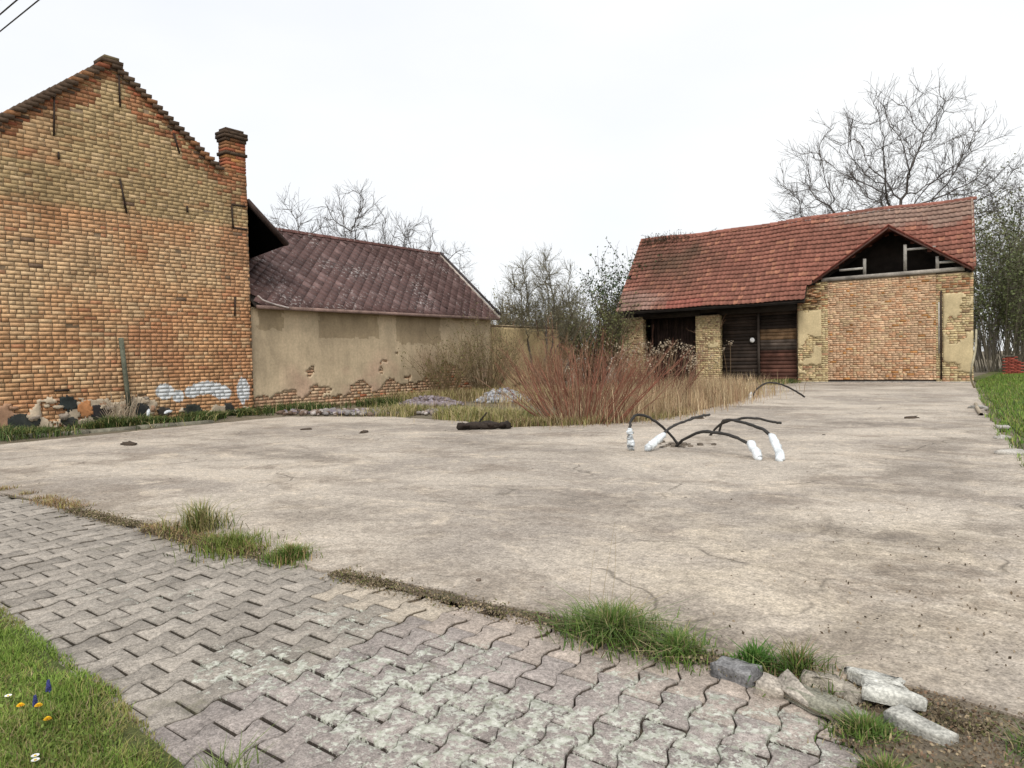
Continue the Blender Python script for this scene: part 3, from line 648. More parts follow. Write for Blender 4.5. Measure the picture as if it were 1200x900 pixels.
for (y, s, r) in tl:
    inner = Y0+DW/2 < y < RY1-DW/2 and DH/2 < s < SL-DH/2
    base = np.array([EX, y, EZ]) + sl_d*s + sl_n*(.010 + random.uniform(0, .006))
    if inner and n300 < 300:
        o = link('diamond_tile', smesh[n300 % 6], rf, slate_col(y, s)); n300 += 1
        o.matrix_local = Matrix.Translation(base - np.array([0, 0, 0])) @ Rm @ Matrix.Rotation(.045 + random.gauss(0, .012), 4, 'X') @ Matrix.Rotation(random.gauss(0, .02), 4, 'Y')
        o.matrix_parent_inverse = Matrix.Identity(4)
    else:
        p = tile_poly(y, s); 
        a = np.array([base + np.array([0, 1, 0])*u_ + sl_d*v_ + sl_n*(.018 - .045*v_) for u_, v_ in p])
        b = a - sl_n*.008; ar = abs((p[0][0]-p[2][0])*(p[1][1]-p[3][1]) - (p[0][1]-p[2][1])*(p[1][0]-p[3][0]))
        if ar < .004: continue
        mb.add(np.r_[a, b], [[0, 1, 2, 3], [0, 4, 5, 1], [3, 7, 4, 0]], slate_col(y, s))
o = mb.build('tile_field', M_SLA, rf); o['kind'] = 'stuff'
y = 12.0
while y < RY1:
    q = MB(); th = np.linspace(-.15, math.pi+.15, 7); L = .36; rr = .10
    ring = lambda yy, s_: np.c_[RX + np.cos(th)*rr*s_, np.full(7, yy), RZ + .005 + np.sin(th)*rr*s_]
    v = np.r_[ring(y, 1.06), ring(y+L, .94)]; q.add(v, [[i, i+1, i+8, i+7] for i in range(6)], slate_col(y, 0)*np.array([1.15, .95, .9]))
    o = q.build('ridge_tile', M_SLA, rf); y += .33
q = MB(); beam(q, (EX+.03, Y0, EZ-.03), (EX+.03, RY1, EZ-.03), .035, .10, (.23, .155, .13)); under(q.build('eave_board', M_WOOD), outb)
q = MB(); beam(q, (EX+.02, RY1+.015, EZ+.0), (RX, RY1+.015, RZ+.0), .04, .12, (.42, .36, .31)); beam(q, (RX, RY1+.012, RZ+.0), (-24.4, RY1+.012, EZ), .04, .12, (.2, .16, .14)); under(q.build('verge_board', M_WOOD), outb)
q = MB(); beam(q, (EX+.0, RY1+.09, EZ+.16), (RX+.02, RY1+.09, RZ+.1), .13, .05, (.045, .035, .035)); under(q.build('verge_flashing', M_WOOD), outb)
# loose gutter remnant at the corner
t = np.linspace(0, 1, 9); P = np.c_[EX+.05+.0*t, 11.82+1.0*t, EZ+.28-.30*np.sqrt(t)]
q = MB(); tubes(q, P[None], np.full((1, 9), .028), 6, (.5, .43, .4)); under(q.build('gutter_remnant', M_WOOD), outb)
# ochre garden wall running on behind the bushes
gwl = empty('garden_wall', (OX, 25, 0)); tag(gwl, 'ochre rendered garden wall continuing behind the bare bushes', 'wall')
q = MB(); box(q, (OX-.25, Y1+.02, -.1), (OX, 27.5, 2.70)); under(q.build('wall_core', M_MORT), gwl)
pl = plaster_sheet(Y1+.05, 27.4, .05, 2.65, .1, lambda u, z: z > .3 + 1.2*(fbm(u*.8, z*.3, 6)-.4), lambda u, z: np.array([.47, .365, .2])*(.85+.3*fbm(u, z, 5)[..., None]), (OX, 0, 0), (0, 1, 0), (1, 0, 0), .018, 7); under(pl.build('render_coat', M_PLAS), gwl)
q = MB(); box(q, (OX-.28, Y1+.03, 2.701), (OX+.03, 27.5, 2.75), (.36, .28, .18), .004); under(q.build('wall_cap', M_STONE), gwl)

# ================================================================== BARN (right)
BY = 34.3; SK = -.12
barn = empty('barn', (-11, BY, 0)); tag(barn, 'old brick barn with red clay tile roof and open dormer gable', 'barn')
def part(mb, name, mat, root=barn, kind=None, smooth=False):
    """shear with depth: the barn does not stand square"""
    for v in mb.V: v[:, 0] += SK*(v[:, 1]-BY)
    o = under(mb.build(name, mat, smooth=smooth), root)
    if kind: o['kind'] = kind
    return o
XL, XR = -18.9, -3.0
EYF, EZF, RYB, RZB = 33.45, 3.66, 37.3, 7.86; TS = (RZB-EZF)/(RYB-EYF)
# back and side walls, floor of the loft
q = MB(); box(q, (XL, 40.8, -.1), (XR, 41.1, 3.6), (.2, .15, .09)); box(q, (XL, BY+.5, -.1), (XL+.35, 40.8, 3.8), (.32, .25, .14)); box(q, (XR-.35, BY+.4, -.1), (XR, 40.8, 3.8), (.32, .25, .14)); part(q, 'wall', M_PLAS)
for xx in (XL+.1, XR-.1):
    q = MB(); q.add([(xx, BY, 3.6), (xx, 40.9, 3.6), (xx, RYB, RZB-.1)], [[0, 1, 2]], (.3, .23, .13)); part(q, 'gable_end', M_PLAS)
q = MB(); box(q, (XL+.4, BY+.5, 4.25), (XR-.4, 40.7, 4.32), (.05, .04, .03)); part(q, 'loft_floor', M_DARK)
q = MB(); box(q, (-9.2, BY+.9, -.1), (-9.0, 40.7, 4.2)); part(q, 'partition', M_DARK)
# masonry facade: core + bricks
def facade(name, x0, x1, z0, z1, ws, dep=.5, hdr=.4, jit=.004, pj=.006):
    q = MB(); box(q, (x0+.006, BY+.012, z0), (x1-.006, BY+dep, z1-.006)); part(q, name, M_MORT2)
    b = courses(x0, x1, max(z0, 0), z1, hdr=hdr); c_ = np.array([pick(ws(a, z_) if callable(ws) else ws) for a, z_ in b[:, :2]])
    return b, c_
PAL.update(sand=(.56, .455, .26), sand2=(.50, .39, .21), ruddy=(.54, .315, .185), pink=(.59, .40, .255), umber=(.28, .19, .11))
allb = []; allc = []
YB = dict(sand=4, sand2=3, umber=.5, pale=1.5)
for nm, x0, x1, z1 in [('pillar', -18.9, -17.62, 3.42), ('pillar', -14.72, -13.48, 3.32)]:
    b, c_ = facade(nm, x0, x1, -.1, z1, dict(sand=3, sand2=3, pale=2, umber=.7, grey2=1)); allb.append(b); allc.append(c_)
b, c_ = facade('pillar', -9.8, -8.5, -.1, 4.5, lambda a, z_: dict(sand=5, sand2=3, pale=1.0, ruddy=1.2 if a > -8.8 or z_ < .7 else .1, umber=.4) if z_ < 3.25 else dict(sand2=3, umber=2, brown=2, ruddy=1)); allb.append(b); allc.append(c_)
b, c_ = facade('infill_wall', -8.5, -4.3, .12, 4.5, lambda a, z_: dict(ruddy=4, pink=7, pale=1.6, orange=.6), hdr=.55); b[:, 1] += rng.normal(0, .006, len(b)); allb.append(b); allc.append(c_)
b, c_ = facade('pillar', -4.3, XR, -.1, 4.46, lambda a, z_: dict(sand=5, sand2=2.5, pale=1.0, ruddy=.1 + (z_ < .8)*2, umber=.3) if z_ < 3.6 else dict(sand2=3, umber=1.5, brown=1.5, ruddy=1)); allb.append(b); allc.append(c_)
B3 = np.concatenate(allb); C3 = np.concatenate(allc)
mb = MB(); plane_boxes(mb, B3[:, 0], B3[:, 1], B3[:, 2], B3[:, 3], (0, BY, 0), (1, 0, 0), (0, -1, 0), .022, C3, .004, .004); part(mb, 'brickwork', M_BRA, kind='stuff')
# right-hand return faces of the pillars (towards the openings)
for x in (-17.62, -13.48):
    b = courses(BY+.0, BY+.5, 0, 3.3); c_ = np.array([pick(YB)*.9 for _ in b]); mb = MB(); plane_boxes(mb, b[:, 0], b[:, 1], b[:, 2], b[:, 3], (x, 0, 0), (0, 1, 0), (1, 0, 0), .006, c_, .003, .003); part(mb, 'brickwork', M_BRA, kind='stuff')
def bkeep(seed, zt): return lambda u, z: (fbm(u*1.6, z*1.6, seed) < .60 - .16*(z < .8) + .02*z) & (z < zt + .1*(fbm(u*5, z*0, 2)-.5)) & (z > .35 + .5*(fbm(u*2, z*0, seed+1)-.3))
for i, (x0, x1, zt) in enumerate([(-9.78, -8.78, 3.22), (-4.05, -3.02, 3.62), (-18.88, -17.64, 3.35), (-14.70, -13.50, 3.3)]):
    kp = bkeep(50+i*7, zt) if i < 2 else (lambda u, z, s=50+i*7: (fbm(u*2.2, z*2.2, s) < .30))
    pl = plaster_sheet(x0, x1, .05, min(zt+.1, 3.7), .07, kp, lambda u, z: np.array([.56, .455, .27])*(.84+.32*fbm(u*1.5, z*1.5, 5)[..., None]), (0, BY, 0), (1, 0, 0), (0, -1, 0), .02, 60+i); part(pl, 'render_coat', M_PLAS)
q = MB(); beam(q, (-4.12, BY-.05, .15), (-4.12, BY-.05, 3.75), .06, .06, up=(0, 1, 0)); part(q, 'drainpipe', M_IRON)
q = MB(); box(q, (-4.22, BY-.032, 1.2), (-4.17, BY-.01, 3.3), (.5, .46, .4)); part(q, 'door_frame_strip', M_WOOD)
q = MB(); box(q, (-8.45, BY-.012, .02), (-4.35, BY+.02, .11), (.04, .03, .025)); part(q, 'sill_beam', M_DARK)
q = MB(); box(q, (-9.6, BY-.12, -.05), (-3.0, BY+.02, .05), (.36, .33, .29), .01); part(q, 'threshold', M_STONE)
# lintels over the openings
q = MB(); box(q, (-17.9, BY+.05, 3.30), (-14.5, BY+.4, 3.62), (.05, .035, .03)); part(q, 'lintel', M_DARK)
q = MB(); box(q, (-13.6, BY+.04, 3.30), (-9.6, BY+.4, 3.66), (.05, .035, .03)); part(q, 'lintel', M_DARK)
q = MB(); box(q, (-18.9, BY+.1, 3.43), (-9.2, BY+.32, 3.95)); part(q, 'wall_plate', M_DARK)
# board gate in the wide opening, boards one by one
zb = .08; k = 0
while zb < 3.25:
    hb = random.uniform(.14, .2)
    for (x0, x1, y) in [(-13.45, -11.72, BY+.5), (-11.62, -9.9, BY+.46)]:
        q = MB(); right_leaf = x0 > -12  # right leaf has paler and redder boards of its own
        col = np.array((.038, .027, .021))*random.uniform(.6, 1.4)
        if right_leaf and 1.95 < zb < 2.35: col = np.array((.25, .155, .085))*random.uniform(.75, 1.1)
        elif right_leaf and zb < 1.5: col = np.array((.10, .045, .032))*random.uniform(.6, 1.5)
        elif right_leaf and zb < 2: col = np.array((.13, .10, .08))*random.uniform(.5, 1.2)
        box(q, (x0, y, zb), (x1, y+.03, zb+hb-.012), col, .004); part(q, 'gate_board', M_WOOD)
    zb += hb; k += 1
for x in (-11.68, -9.86):
    q = MB(); box(q, (x-.05, BY+.36, 0), (x+.06, BY+.45, 3.3), (.12, .085, .06) if x > -11 else (.07, .055, .045), .003); part(q, 'gate_post', M_WOOD)
q = MB(); th = np.linspace(0, 2*np.pi, 14, endpoint=False)
v = np.r_[np.c_[-11.98+.12*np.cos(th), np.full(14, BY+.40), 2.02+.12*np.sin(th)], np.c_[-11.98+.10*np.cos(th), np.full(14, BY+.34), 2.02+.10*np.sin(th)]]
q.add(v, [[i, (i+1) % 14, 14+(i+1) % 14, 14+i] for i in range(14)], (.8, .8, .8)); q.add(np.zeros((0, 3)), np.array([[14+i for i in range(14)]])-28, (.8, .8, .8))
o = part(q, 'round_plate', M_ATTR); o['label'] = 'small white round plate on the gate'
# boards at the back of the narrow opening
for k in range(17):
    q = MB(); x = -17.6 + k*.17; box(q, (x, BY+1.15, 0), (x+.16, BY+1.18, 3.4), np.array((.045, .028, .022))*random.uniform(.6, 1.4), .004); part(q, 'back_board', M_WOOD)
# roof deck with the dormer cut out, then tiles
DAX, DAZ = -6.04, 6.50
def zd(x): return DAZ - abs(x-DAX)*.685
def RP(x, z): return (x, EYF + (z-EZF)/TS, z)
outl = [(-18.75, EZF), (-9.35, EZF), (-9.35, 4.46), (-9.0, 4.47), (DAX, DAZ), (-3.12, 4.5), (-2.98, 4.58), (-2.98, RZB), (-18.75, RZB)]
q = MB(); v = np.array([RP(x, z-.05) for x, z in outl]); n = len(v); q.add(v, np.arange(n)[None]); q.add(v - np.array([0, -.03, .06]), np.arange(n)[None][:, ::-1])
q.add([(-18.75, RYB, RZB-.05), (-2.98, RYB, RZB-.05), (-2.98, 41.2, 3.6), (-18.75, 41.2, 3.6)], [[0, 1, 2, 3]], (.2, .07, .05)); bdeck = part(q, 'roof_deck', M_DARK)
mb = MB(); TW, TR = .215, .305; SLB = math.hypot(RYB-EYF, RZB-EZF); dy, dz_ = (RYB-EYF)/SLB, (RZB-EZF)/SLB
nrow = int(SLB/TR)+1
prof_u = np.array([0, .22, .42, .62, .85, 1.0])*TW; prof_h = np.array([.030, .004, .0, .010, .036, .034])
for r in range(nrow):
    s0 = r*TR; s1 = min(s0+TR+.05, SLB)
    x = -18.8 - random.uniform(0, .03)
    while x < -2.98:
        zc = EZF + dz_*(s0+TR*.4); xc = x+TW/2
        ok = True
        if xc > -9.4 and zc < 4.45 + .10*math.sin(xc*9): ok = xc < -9.4 + .25*(zc-3.6) 
        if -9.05 < xc < -3.05 and zc < zd(xc)+.05: ok = False
        if xc > -3.05 and zc < 4.5: ok = False
        if xc < -18.55 and random.random() < .12: ok = False
        if ok:
            n = float(fbm(xc*.5, zc*.6, 77)); n2 = float(fbm(xc*1.1, zc*1.3, 78))
            c = lerp((.235, .105, .075), (.30, .118, .083), n)*random.uniform(.82, 1.18)
            if random.random() < .12: c = np.array([.38, .17, .11])*random.uniform(.8, 1.1)
            g_ = min(1, max(0, (zc-6.75+1.6*(n-.5))/.35))*min(1, max(0, (xc+9.5+3*(n2-.5))/1.6)); c = lerp(c, np.array([.30, .225, .18])*random.uniform(.8, 1.15), .7*g_)
            g_ = min(1, max(0, (5.0-zc+2*(n-.5))/.6))*min(1, max(0, (-15.6-xc+2*(n2-.5))/1.2)); c = lerp(c, np.array([.33, .23, .19])*random.uniform(.85, 1.15), .65*g_)
            g_ = min(1, max(0, 1.35 - math.hypot((xc+16.2)/2.2, (zc-6.3)/1.3) + 1.2*(n2-.5))); c = lerp(c, (.075, .055, .035), .72*g_)
            if zc < 4.1 and -16 < xc < -14: c = np.array([.31, .11, .082])*random.uniform(.85, 1.15)
            lift = .092 + random.gauss(0, .004); dx = random.gauss(0, .004); sag = .05*math.sin(xc*.55)*(s0/SLB) + .02*math.sin(xc*1.7)
            def pt(u_, s_, h_): return (x+u_+dx, EYF + dy*s_ - dz_*(h_), EZF + dz_*s_ + dy*h_ + sag)
            A = [pt(a, s0-.02, lift+h_) for a, h_ in zip(prof_u, prof_h)]; Bp = [pt(a, s1, lift-.068+h_) for a, h_ in zip(prof_u, prof_h)]; D_ = [pt(a, s0-.02, lift+h_-.015) for a, h_ in zip(prof_u, prof_h)]
            fc = [[i, i+1, 7+i, 6+i] for i in range(5)] + [[12+i, 13+i, i+1, i] for i in range(5)]
            mb.add(np.array(A+Bp+D_), fc, c)
        x += TW
tf = part(mb, 'roof_tiles', M_TILE, kind='stuff')
x = -18.8
while x < -3.1:
    q = MB(); th = np.linspace(-.2, math.pi+.2, 7); sag = .05*math.sin(x*.55) + .02*math.sin(x*1.7)
    ring = lambda xx, s_: np.c_[np.full(7, xx), RYB + np.cos(th)*.13*s_, RZB+.0+sag + np.sin(th)*.12*s_]
    v = np.r_[ring(x, 1.05), ring(x+.42, .93)]; q.add(v, [[i+1, i, i+7, i+8] for i in range(6)], np.array([.27, .11, .08])*random.uniform(.7, 1.2)); part(q, 'ridge_tile', M_TILE); x += .40
# verge bricks / boards
q = MB(); a, b = RP(-2.96, 4.55), RP(-2.96, RZB-.02); beam(q, np.array(a)+(0, 0, .0), np.array(b), .06, .16, (.36, .26, .2)); part(q, 'verge_board', M_WOOD)
q = MB(); a, b = RP(-18.82, EZF), RP(-18.82, RZB-.02); beam(q, a, b, .06, .12, (.12, .08, .06)); part(q, 'verge_board', M_WOOD)
# dormer: rake boards, roof slopes, beam and window frames in the open triangle
YF = BY-.12
for (x1, nm) in [(-9.08, 0), (-3.0, 1)]:
    q = MB(); z1 = zd(x1); beam(q, (DAX, YF, DAZ+.04), (x1, YF, z1+.04), .05, .17, (.10, .05, .04), up=(0, 1, 0)); obox(q, (0, 0, -50), (.01, 0, 0), (0, .01, 0), (0, 0, .01)); q.V.pop(); q.F.pop(); q.Cc.pop(); part(q, 'rake_board', M_WOOD)
    q = MB(); yb = lambda z: EYF + (z-EZF)/TS
    slab(q, (DAX, YF, DAZ+.10), (x1, YF, z1+.10), (x1, yb(z1)+.12, z1+.10), (DAX, yb(DAZ)+.12, DAZ+.10), .05, (.27, .09, .06)); part(q, 'dormer_slope', M_TILE)
    q = MB()
    for j in range(9):
        t0, t1 = j/9, (j+1)/9 - .012; P0 = np.array((DAX, YF-.04, DAZ+.16)); P1 = np.array((x1, YF-.04, z1+.16))
        beam(q, P0*(1-t0)+P1*t0 + (0, .13, .02), P0*(1-t1)+P1*t1 + (0, .13, -.005), .30, .035, np.array((.24, .075, .055))*random.uniform(.7, 1.2))
    part(q, 'dormer_edge_tiles', M_TILE)
q = MB(); box(q, (-8.75, BY-.07, 4.50), (-3.3, BY+.16, 4.66), (.30, .27, .235), .004); part(q, 'dormer_beam', M_WOOD)
for (x, z1) in [(-6.98, 5.35), (-5.42, 5.78), (-4.25, 5.2)]:
    q = MB(); box(q, (x-.06, BY-.02, 4.66), (x+.06, BY+.08, min(z1, zd(x)-.1)), (.30, .28, .25), .003); part(q, 'dormer_stud', M_WOOD)
for (x0, x1, z) in [(-5.42, -4.3, 5.52), (-8.0, -7.0, 4.9), (-4.25, -3.6, 4.86)]:
    q = MB(); box(q, (x0, BY-.01, z), (x1, BY+.06, z+.09), (.34, .32, .29), .003); part(q, 'dormer_rail', M_WOOD)
q = MB(); box(q, (-8.9, BY+1.6, 4.4), (-3.2, BY+1.7, 6.4)); part(q, 'loft_shade_sheet', M_DARK)  # added dark sheet: the loft's inner shade put into its colour
# ragged broken brick edge left of the dormer
for i in range(26):
    z_ = random.uniform(3.3, 4.5); x = -9.55 + (z_-3.3)*.35 + random.uniform(0, .5); q = MB(); box(q, (x-.12, BY-.10, z_-.035), (x+.12, BY+.2, z_+.03), pick(dict(ruddy=2, umber=3, sand2=2, brown=2)), .01); part(q, 'brick', M_BRA)
# dead creeper on the left end of the ridge
n = 480; st = np.c_[-18.9 + np.abs(rng.normal(0, 1.3, n)), RYB - np.abs(rng.normal(0, .3, n)), np.full(n, RZB+.02)]; st[:, 2] -= (RYB-st[:, 1])*TS
P, R = grow(st, rng.normal(0, 1, (n, 3)) + (0, 0, .5), rng.uniform(.2, .55, n), np.full(n, .012), np.full(n, .005), 5, .35); q = MB(); tubes(q, P, R, 3, (.09, .06, .04))
leaves(q, P[:, 2:].reshape(-1, 3), .07, (.07, .05, .03)); o = q.build('dead_creeper', M_TWIG); tag(o, 'brown dead creeper tangled along the left end of the barn ridge', 'creeper')

# ================================================================== TREES
BK = (.105, .092, .08)
def bare_tree(name, loc, H, rad_, z0, label, group, seed, n=900, step=.4, trunk_h=4., r_tip=.011, twig=(.105, .092, .083), leaf=None, twl=(.5, 1.1), lean=(0, 0), tw=3, stems=1):
    """leafless tree: limbs grow towards points scattered through the crown, then fine twigs"""
    global rng
    rng = np.random.default_rng(seed); root = empty(name, loc); tag(root, label, 'tree', group)
    A = rng.normal(0, 1, (n, 3)); A = unit(A)*(rng.uniform(0, 1, (n, 1))**.42); A[:, 2] = np.abs(A[:, 2])*1.0 - .12*(rng.uniform(0, 1, n) < .35)
    A = A*np.array([rad_, rad_*.9, H-z0]) + np.array([lean[0], lean[1], z0]); A *= 1 + .06*rng.normal(0, 1, (n, 1))*np.array([1, 1, .4])
    P = []; par = []
    for k_ in range(stems):
        az = 2*np.pi*k_/max(stems, 1) + rng.uniform(0, 1); m_ = max(3, int(trunk_h/step)); base = np.array([np.cos(az), np.sin(az), 0])*(.12 if stems > 1 else 0); prev = -1
        for i_ in range(m_):
            t_ = i_/(m_-1); P.append(base*(1 + 3.5*t_*(stems > 1)) + np.array([lean[0]*.5*t_, lean[1]*.5*t_, trunk_h*t_]) + rng.normal(0, .03, 3)*(i_ > 0)); par.append(prev); prev = len(P)-1
    P = [np.array(p) for p in P]; N0 = np.array(P); d2 = ((A[:, None]-N0[None])**2).sum(2); ni = d2.argmin(1); nd = np.sqrt(d2.min(1)); alive = np.ones(n, bool)
    for it in range(120):
        act = np.where(alive & (nd < (40 if it < 6 else step*11)))[0]
        if len(act) < 3: break
        PA = np.array(P); D = unit(A[act]-PA[ni[act]]); acc = np.zeros_like(PA); np.add.at(acc, ni[act], D); src = np.unique(ni[act])
        dirs = unit(unit(acc[src]) + rng.normal(0, .16, (len(src), 3)) + np.array([0, 0, .03])); new_ = PA[src] + dirs*step; base_n = len(P)
        P += list(new_); par += [int(i_) for i_ in src]
        dd = np.sqrt(((A[:, None]-new_[None])**2).sum(2)); mi = dd.argmin(1); md = dd.min(1); u_ = md < nd; nd[u_] = md[u_]; ni[u_] = base_n + mi[u_]
        alive &= nd > step*1.6
    PA = np.array(P); M_ = len(PA); r = np.zeros(M_); kids = np.zeros(M_, int)
    for i_ in range(M_):
        if par[i_] >= 0: kids[par[i_]] += 1
    rr = np.where(kids == 0, r_tip**2.08, 0.)
    for i_ in range(M_-1, -1, -1):
        r[i_] = rr[i_]**(1/2.08)
        if par[i_] >= 0: rr[par[i_]] += rr[i_]
    ch = np.array([i_ for i_ in range(M_) if par[i_] >= 0]); pp = np.array(par)[ch]
    seg = np.stack([PA[pp], PA[ch] + (PA[ch]-PA[pp])*.06], 1); sr = np.stack([np.minimum(r[pp], r[ch]*1.35), r[ch]], 1)
    tr, cr2 = MB(), MB(); thick = r[ch] > r_tip*3.2
    tubes(tr, seg[thick], sr[thick], 8, np.array(BK)*rng.uniform(.9, 1.1, (int(thick.sum()), 1))); tubes(cr2, seg[~thick], sr[~thick], 4, np.array(twig)*rng.uniform(.85, 1.15, (int((~thick).sum()), 1)))
    fine = np.where(~thick)[0]; idx = np.repeat(fine, tw); dseg = unit(seg[idx, 1]-seg[idx, 0]); fr = rng.uniform(0, 1, (len(idx), 1)); pos = seg[idx, 0]*(1-fr) + seg[idx, 1]*fr
    q_ = unit(rng.normal(0, 1, dseg.shape)); dirs = unit(dseg + q_*rng.uniform(.35, .8, (len(idx), 1)) + np.array([0, 0, .15]))
    P1, R1 = grow(pos, dirs, rng.uniform(twl[0], twl[1], len(idx)), np.full(len(idx), r_tip*.75), np.full(len(idx), r_tip*.5), 4, .1, .05); tubes(cr2, P1, R1, 3, np.array(twig)*rng.uniform(.8, 1.2, (len(idx), 1)))
    pos, dd, _, _, i2 = sprout(P1, R1, 2, .3, 1., .3, .75); P2, R2 = grow(pos, dd, rng.uniform(twl[0]*.4, twl[1]*.55, len(pos)), np.full(len(pos), r_tip*.55), np.full(len(pos), r_tip*.42), 3, .1, .04); tubes(cr2, P2, R2, 3, np.array(twig)*rng.uniform(.8, 1.2, (len(pos), 1)))
    if leaf:
        n_, size, col = leaf; Q = P2.reshape(-1, 3); leaves(cr2, Q[rng.choice(len(Q), n_)] + rng.normal(0, .05, (n_, 3)), size, col)
    tr.build('trunk', M_BARK, root, True); cr2.build('crown', M_TWIG, root)
    return root
G1 = 'bare trees behind the buildings'
bare_tree('bare_tree', (-8.2, 47.2, 0), 16.6, 7.0, 8.6, 'large spreading leafless tree rising behind the barn roof', G1, 11, n=900, step=.5, trunk_h=6.8, r_tip=.013, twl=(.6, 1.3), tw=3)
bare_tree('bare_tree', (-31.0, 22.3, 0), 10.0, 2.9, 5.2, 'leafless tree behind the outbuilding roof, nearest the brick gable', G1, 12, n=320, step=.36, trunk_h=3.8, twl=(.4, .9))
bare_tree('bare_tree', (-29.6, 25.4, 0), 11.0, 3.1, 5.6, 'tallest leafless tree above the middle of the outbuilding ridge', G1, 13, n=420, step=.36, trunk_h=4.0, twl=(.4, .9))
bare_tree('bare_tree', (-26.6, 26.2, 0), 9.1, 2.3, 5.0, 'leafless tree above the right half of the outbuilding ridge', G1, 14, n=300, step=.32, trunk_h=3.6, twl=(.4, .8), r_tip=.010)
bare_tree('bare_tree', (-25.9, 28.4, 0), 7.9, 1.7, 4.6, 'small leafless tree at the right end of the outbuilding ridge', G1, 15, n=120, step=.3, trunk_h=3.4, twl=(.35, .7), r_tip=.009)
bare_tree('bare_tree', (-2.8, 60.5, 0), 13.6, 5.2, 6.0, 'leafless tree over the thicket to the right of the barn', G1, 16, n=450, step=.5, trunk_h=5, twl=(.6, 1.2), r_tip=.013, leaf=(1500, .13, (.14, .15, .07)))
bare_tree('fruit_tree', (-18.0, 25.6, 0), 5.9, 2.1, 2.4, 'scrubby budding tree between outbuilding and barn', None, 17, n=620, step=.2, trunk_h=1.5, r_tip=.009, twig=(.15, .135, .09), leaf=(1200, .05, (.30, .29, .16)), twl=(.3, .7), tw=4, stems=5)
rng = np.random.default_rng(99)
def bush(name, loc, H, W, n, label, cat, group, seed, stem, leafn=0, leafsz=.08, leafc=(.06, .09, .03), thick=.012, up=.04, wob=.12, sub=3, flat_=1., root_r=.15, fine_=3):
    """multi-stemmed shrub: stems from a small base, side twigs, optional leaves"""
    global rng
    rng = np.random.default_rng(seed); root = empty(name, loc); tag(root, label, cat, group)
    a = rng.uniform(0, 2*np.pi, n); rr = np.sqrt(rng.uniform(0, 1, n)); k = W/2/H
    st = np.c_[np.cos(a)*rr*root_r*W, np.sin(a)*rr*root_r*W*flat_, np.zeros(n)]
    d = np.c_[np.cos(a)*rr*k*1.1, np.sin(a)*rr*k*1.1*flat_, np.ones(n)]
    ln = H*rng.uniform(.6, 1.05, n)*np.sqrt(1+(rr*k)**2)
    P, R = grow(st, d, ln, np.full(n, thick)*rng.uniform(.6, 1.3, n), np.full(n, thick*.3), 8, wob*.6, up)
    m1, m2 = MB(), MB(); cj = np.array(stem)*rng.uniform(.65, 1.35, (n, 1)); tn = (rng.uniform(0, 1, (n, 1)) < .35)*.55; cj = cj*(1-tn) + np.array((.33, .24, .15))*tn*(stem[0] > .15)+cj*tn*(stem[0] <= .15); tubes(m1, P, R, 4, cj); Q = [P[:, 3:].reshape(-1, 3)]
    if sub:
        pos, dd, r, t, idx = sprout(P, R, sub, .3, 1., .2, .7); l = ln[idx]*rng.uniform(.15, .4, len(idx))
        P2, R2 = grow(pos, dd, l, np.maximum(r*.6, thick*.25), np.full(len(idx), thick*.2), 5, wob, up); tubes(m2, P2, R2, 3, cj[idx]); Q.append(P2.reshape(-1, 3))
        pos, dd, r, t, idx2 = sprout(P2, R2, fine_, .2, 1., .3, .9); l = l[idx2]*rng.uniform(.3, .6, len(idx2))
        P3, R3 = grow(pos, dd, l, np.full(len(l), thick*.22), np.full(len(l), thick*.14), 4, wob*1.4, up); tubes(m2, P3, R3, 3, cj[idx][idx2]); Q.append(P3.reshape(-1, 3))
    if leafn:
        Q = np.concatenate(Q); leaves(m2, Q[rng.choice(len(Q), leafn)] + rng.normal(0, leafsz*.8, (leafn, 3)), leafsz, leafc)
    m1.build('stems', M_TWIG, root)
    if m2.n: m2.build('crown', M_LEAF if leafn else M_TWIG, root)
    return root
RED = (.235, .10, .066)
bush('red_twig_shrub', (-7.9, 12.6, 0), 1.5, 3.3, 150, 'wide shrub of red bare twigs at the edge of the concrete', 'shrub', None, 21, RED, thick=.0105, sub=2, root_r=.30, flat_=.6, fine_=1, wob=.16)
bush('red_twig_shrub', (-9.1, 14.9, 0), 1.6, 2.6, 120, 'smaller stand of reddish brown twigs behind the wide red shrub', 'shrub', None, 22, (.22, .10, .065), thick=.012, root_r=.3, fine_=1, wob=.16)
bush('red_twig_shrub', (-8.4, 17.0, 0), 1.35, 2.2, 90, 'dark reddish twigs in front of the narrow barn opening', 'shrub', None, 23, (.19, .075, .055), thick=.011, root_r=.3)
bush('bramble_bush', (-17.2, 18.6, 0), 1.9, 2.2, 90, 'olive brown bramble against the ochre wall, nearer the brick house', 'bush', None, 24, (.17, .12, .06), 900, .06, (.15, .14, .05), thick=.012, wob=.2)
bush('bramble_bush', (-17.0, 20.6, 0), 2.5, 2.6, 120, 'taller tangled bush against the ochre wall below the end of the eave', 'bush', None, 25, (.17, .125, .065), 1500, .06, (.15, .14, .055), thick=.013, wob=.2)
bush('bramble_bush', (-16.3, 22.9, 0), 1.8, 3.2, 130, 'tan tangle of twigs in front of the garden wall', 'bush', None, 26, (.27, .17, .095), 600, .06, (.2, .16, .07), thick=.011, wob=.18)
G2 = 'scrub growing behind the yard'
bush('evergreen_shrub', (-19.7, 36.2, 0), 5.4, 2.6, 60, 'tall dark evergreen shrub against the left end of the barn', 'shrub', G2, 27, (.07, .055, .04), 8000, .14, (.05, .08, .032), thick=.04, sub=6, up=.08)
bush('hedge_shrub', (-19.2, 31.6, 0), 3.7, 3.6, 90, 'green leafy scrub just left of the barn pillar', 'shrub', G2, 28, (.10, .08, .05), 4500, .10, (.15, .16, .06), thick=.03, sub=5)
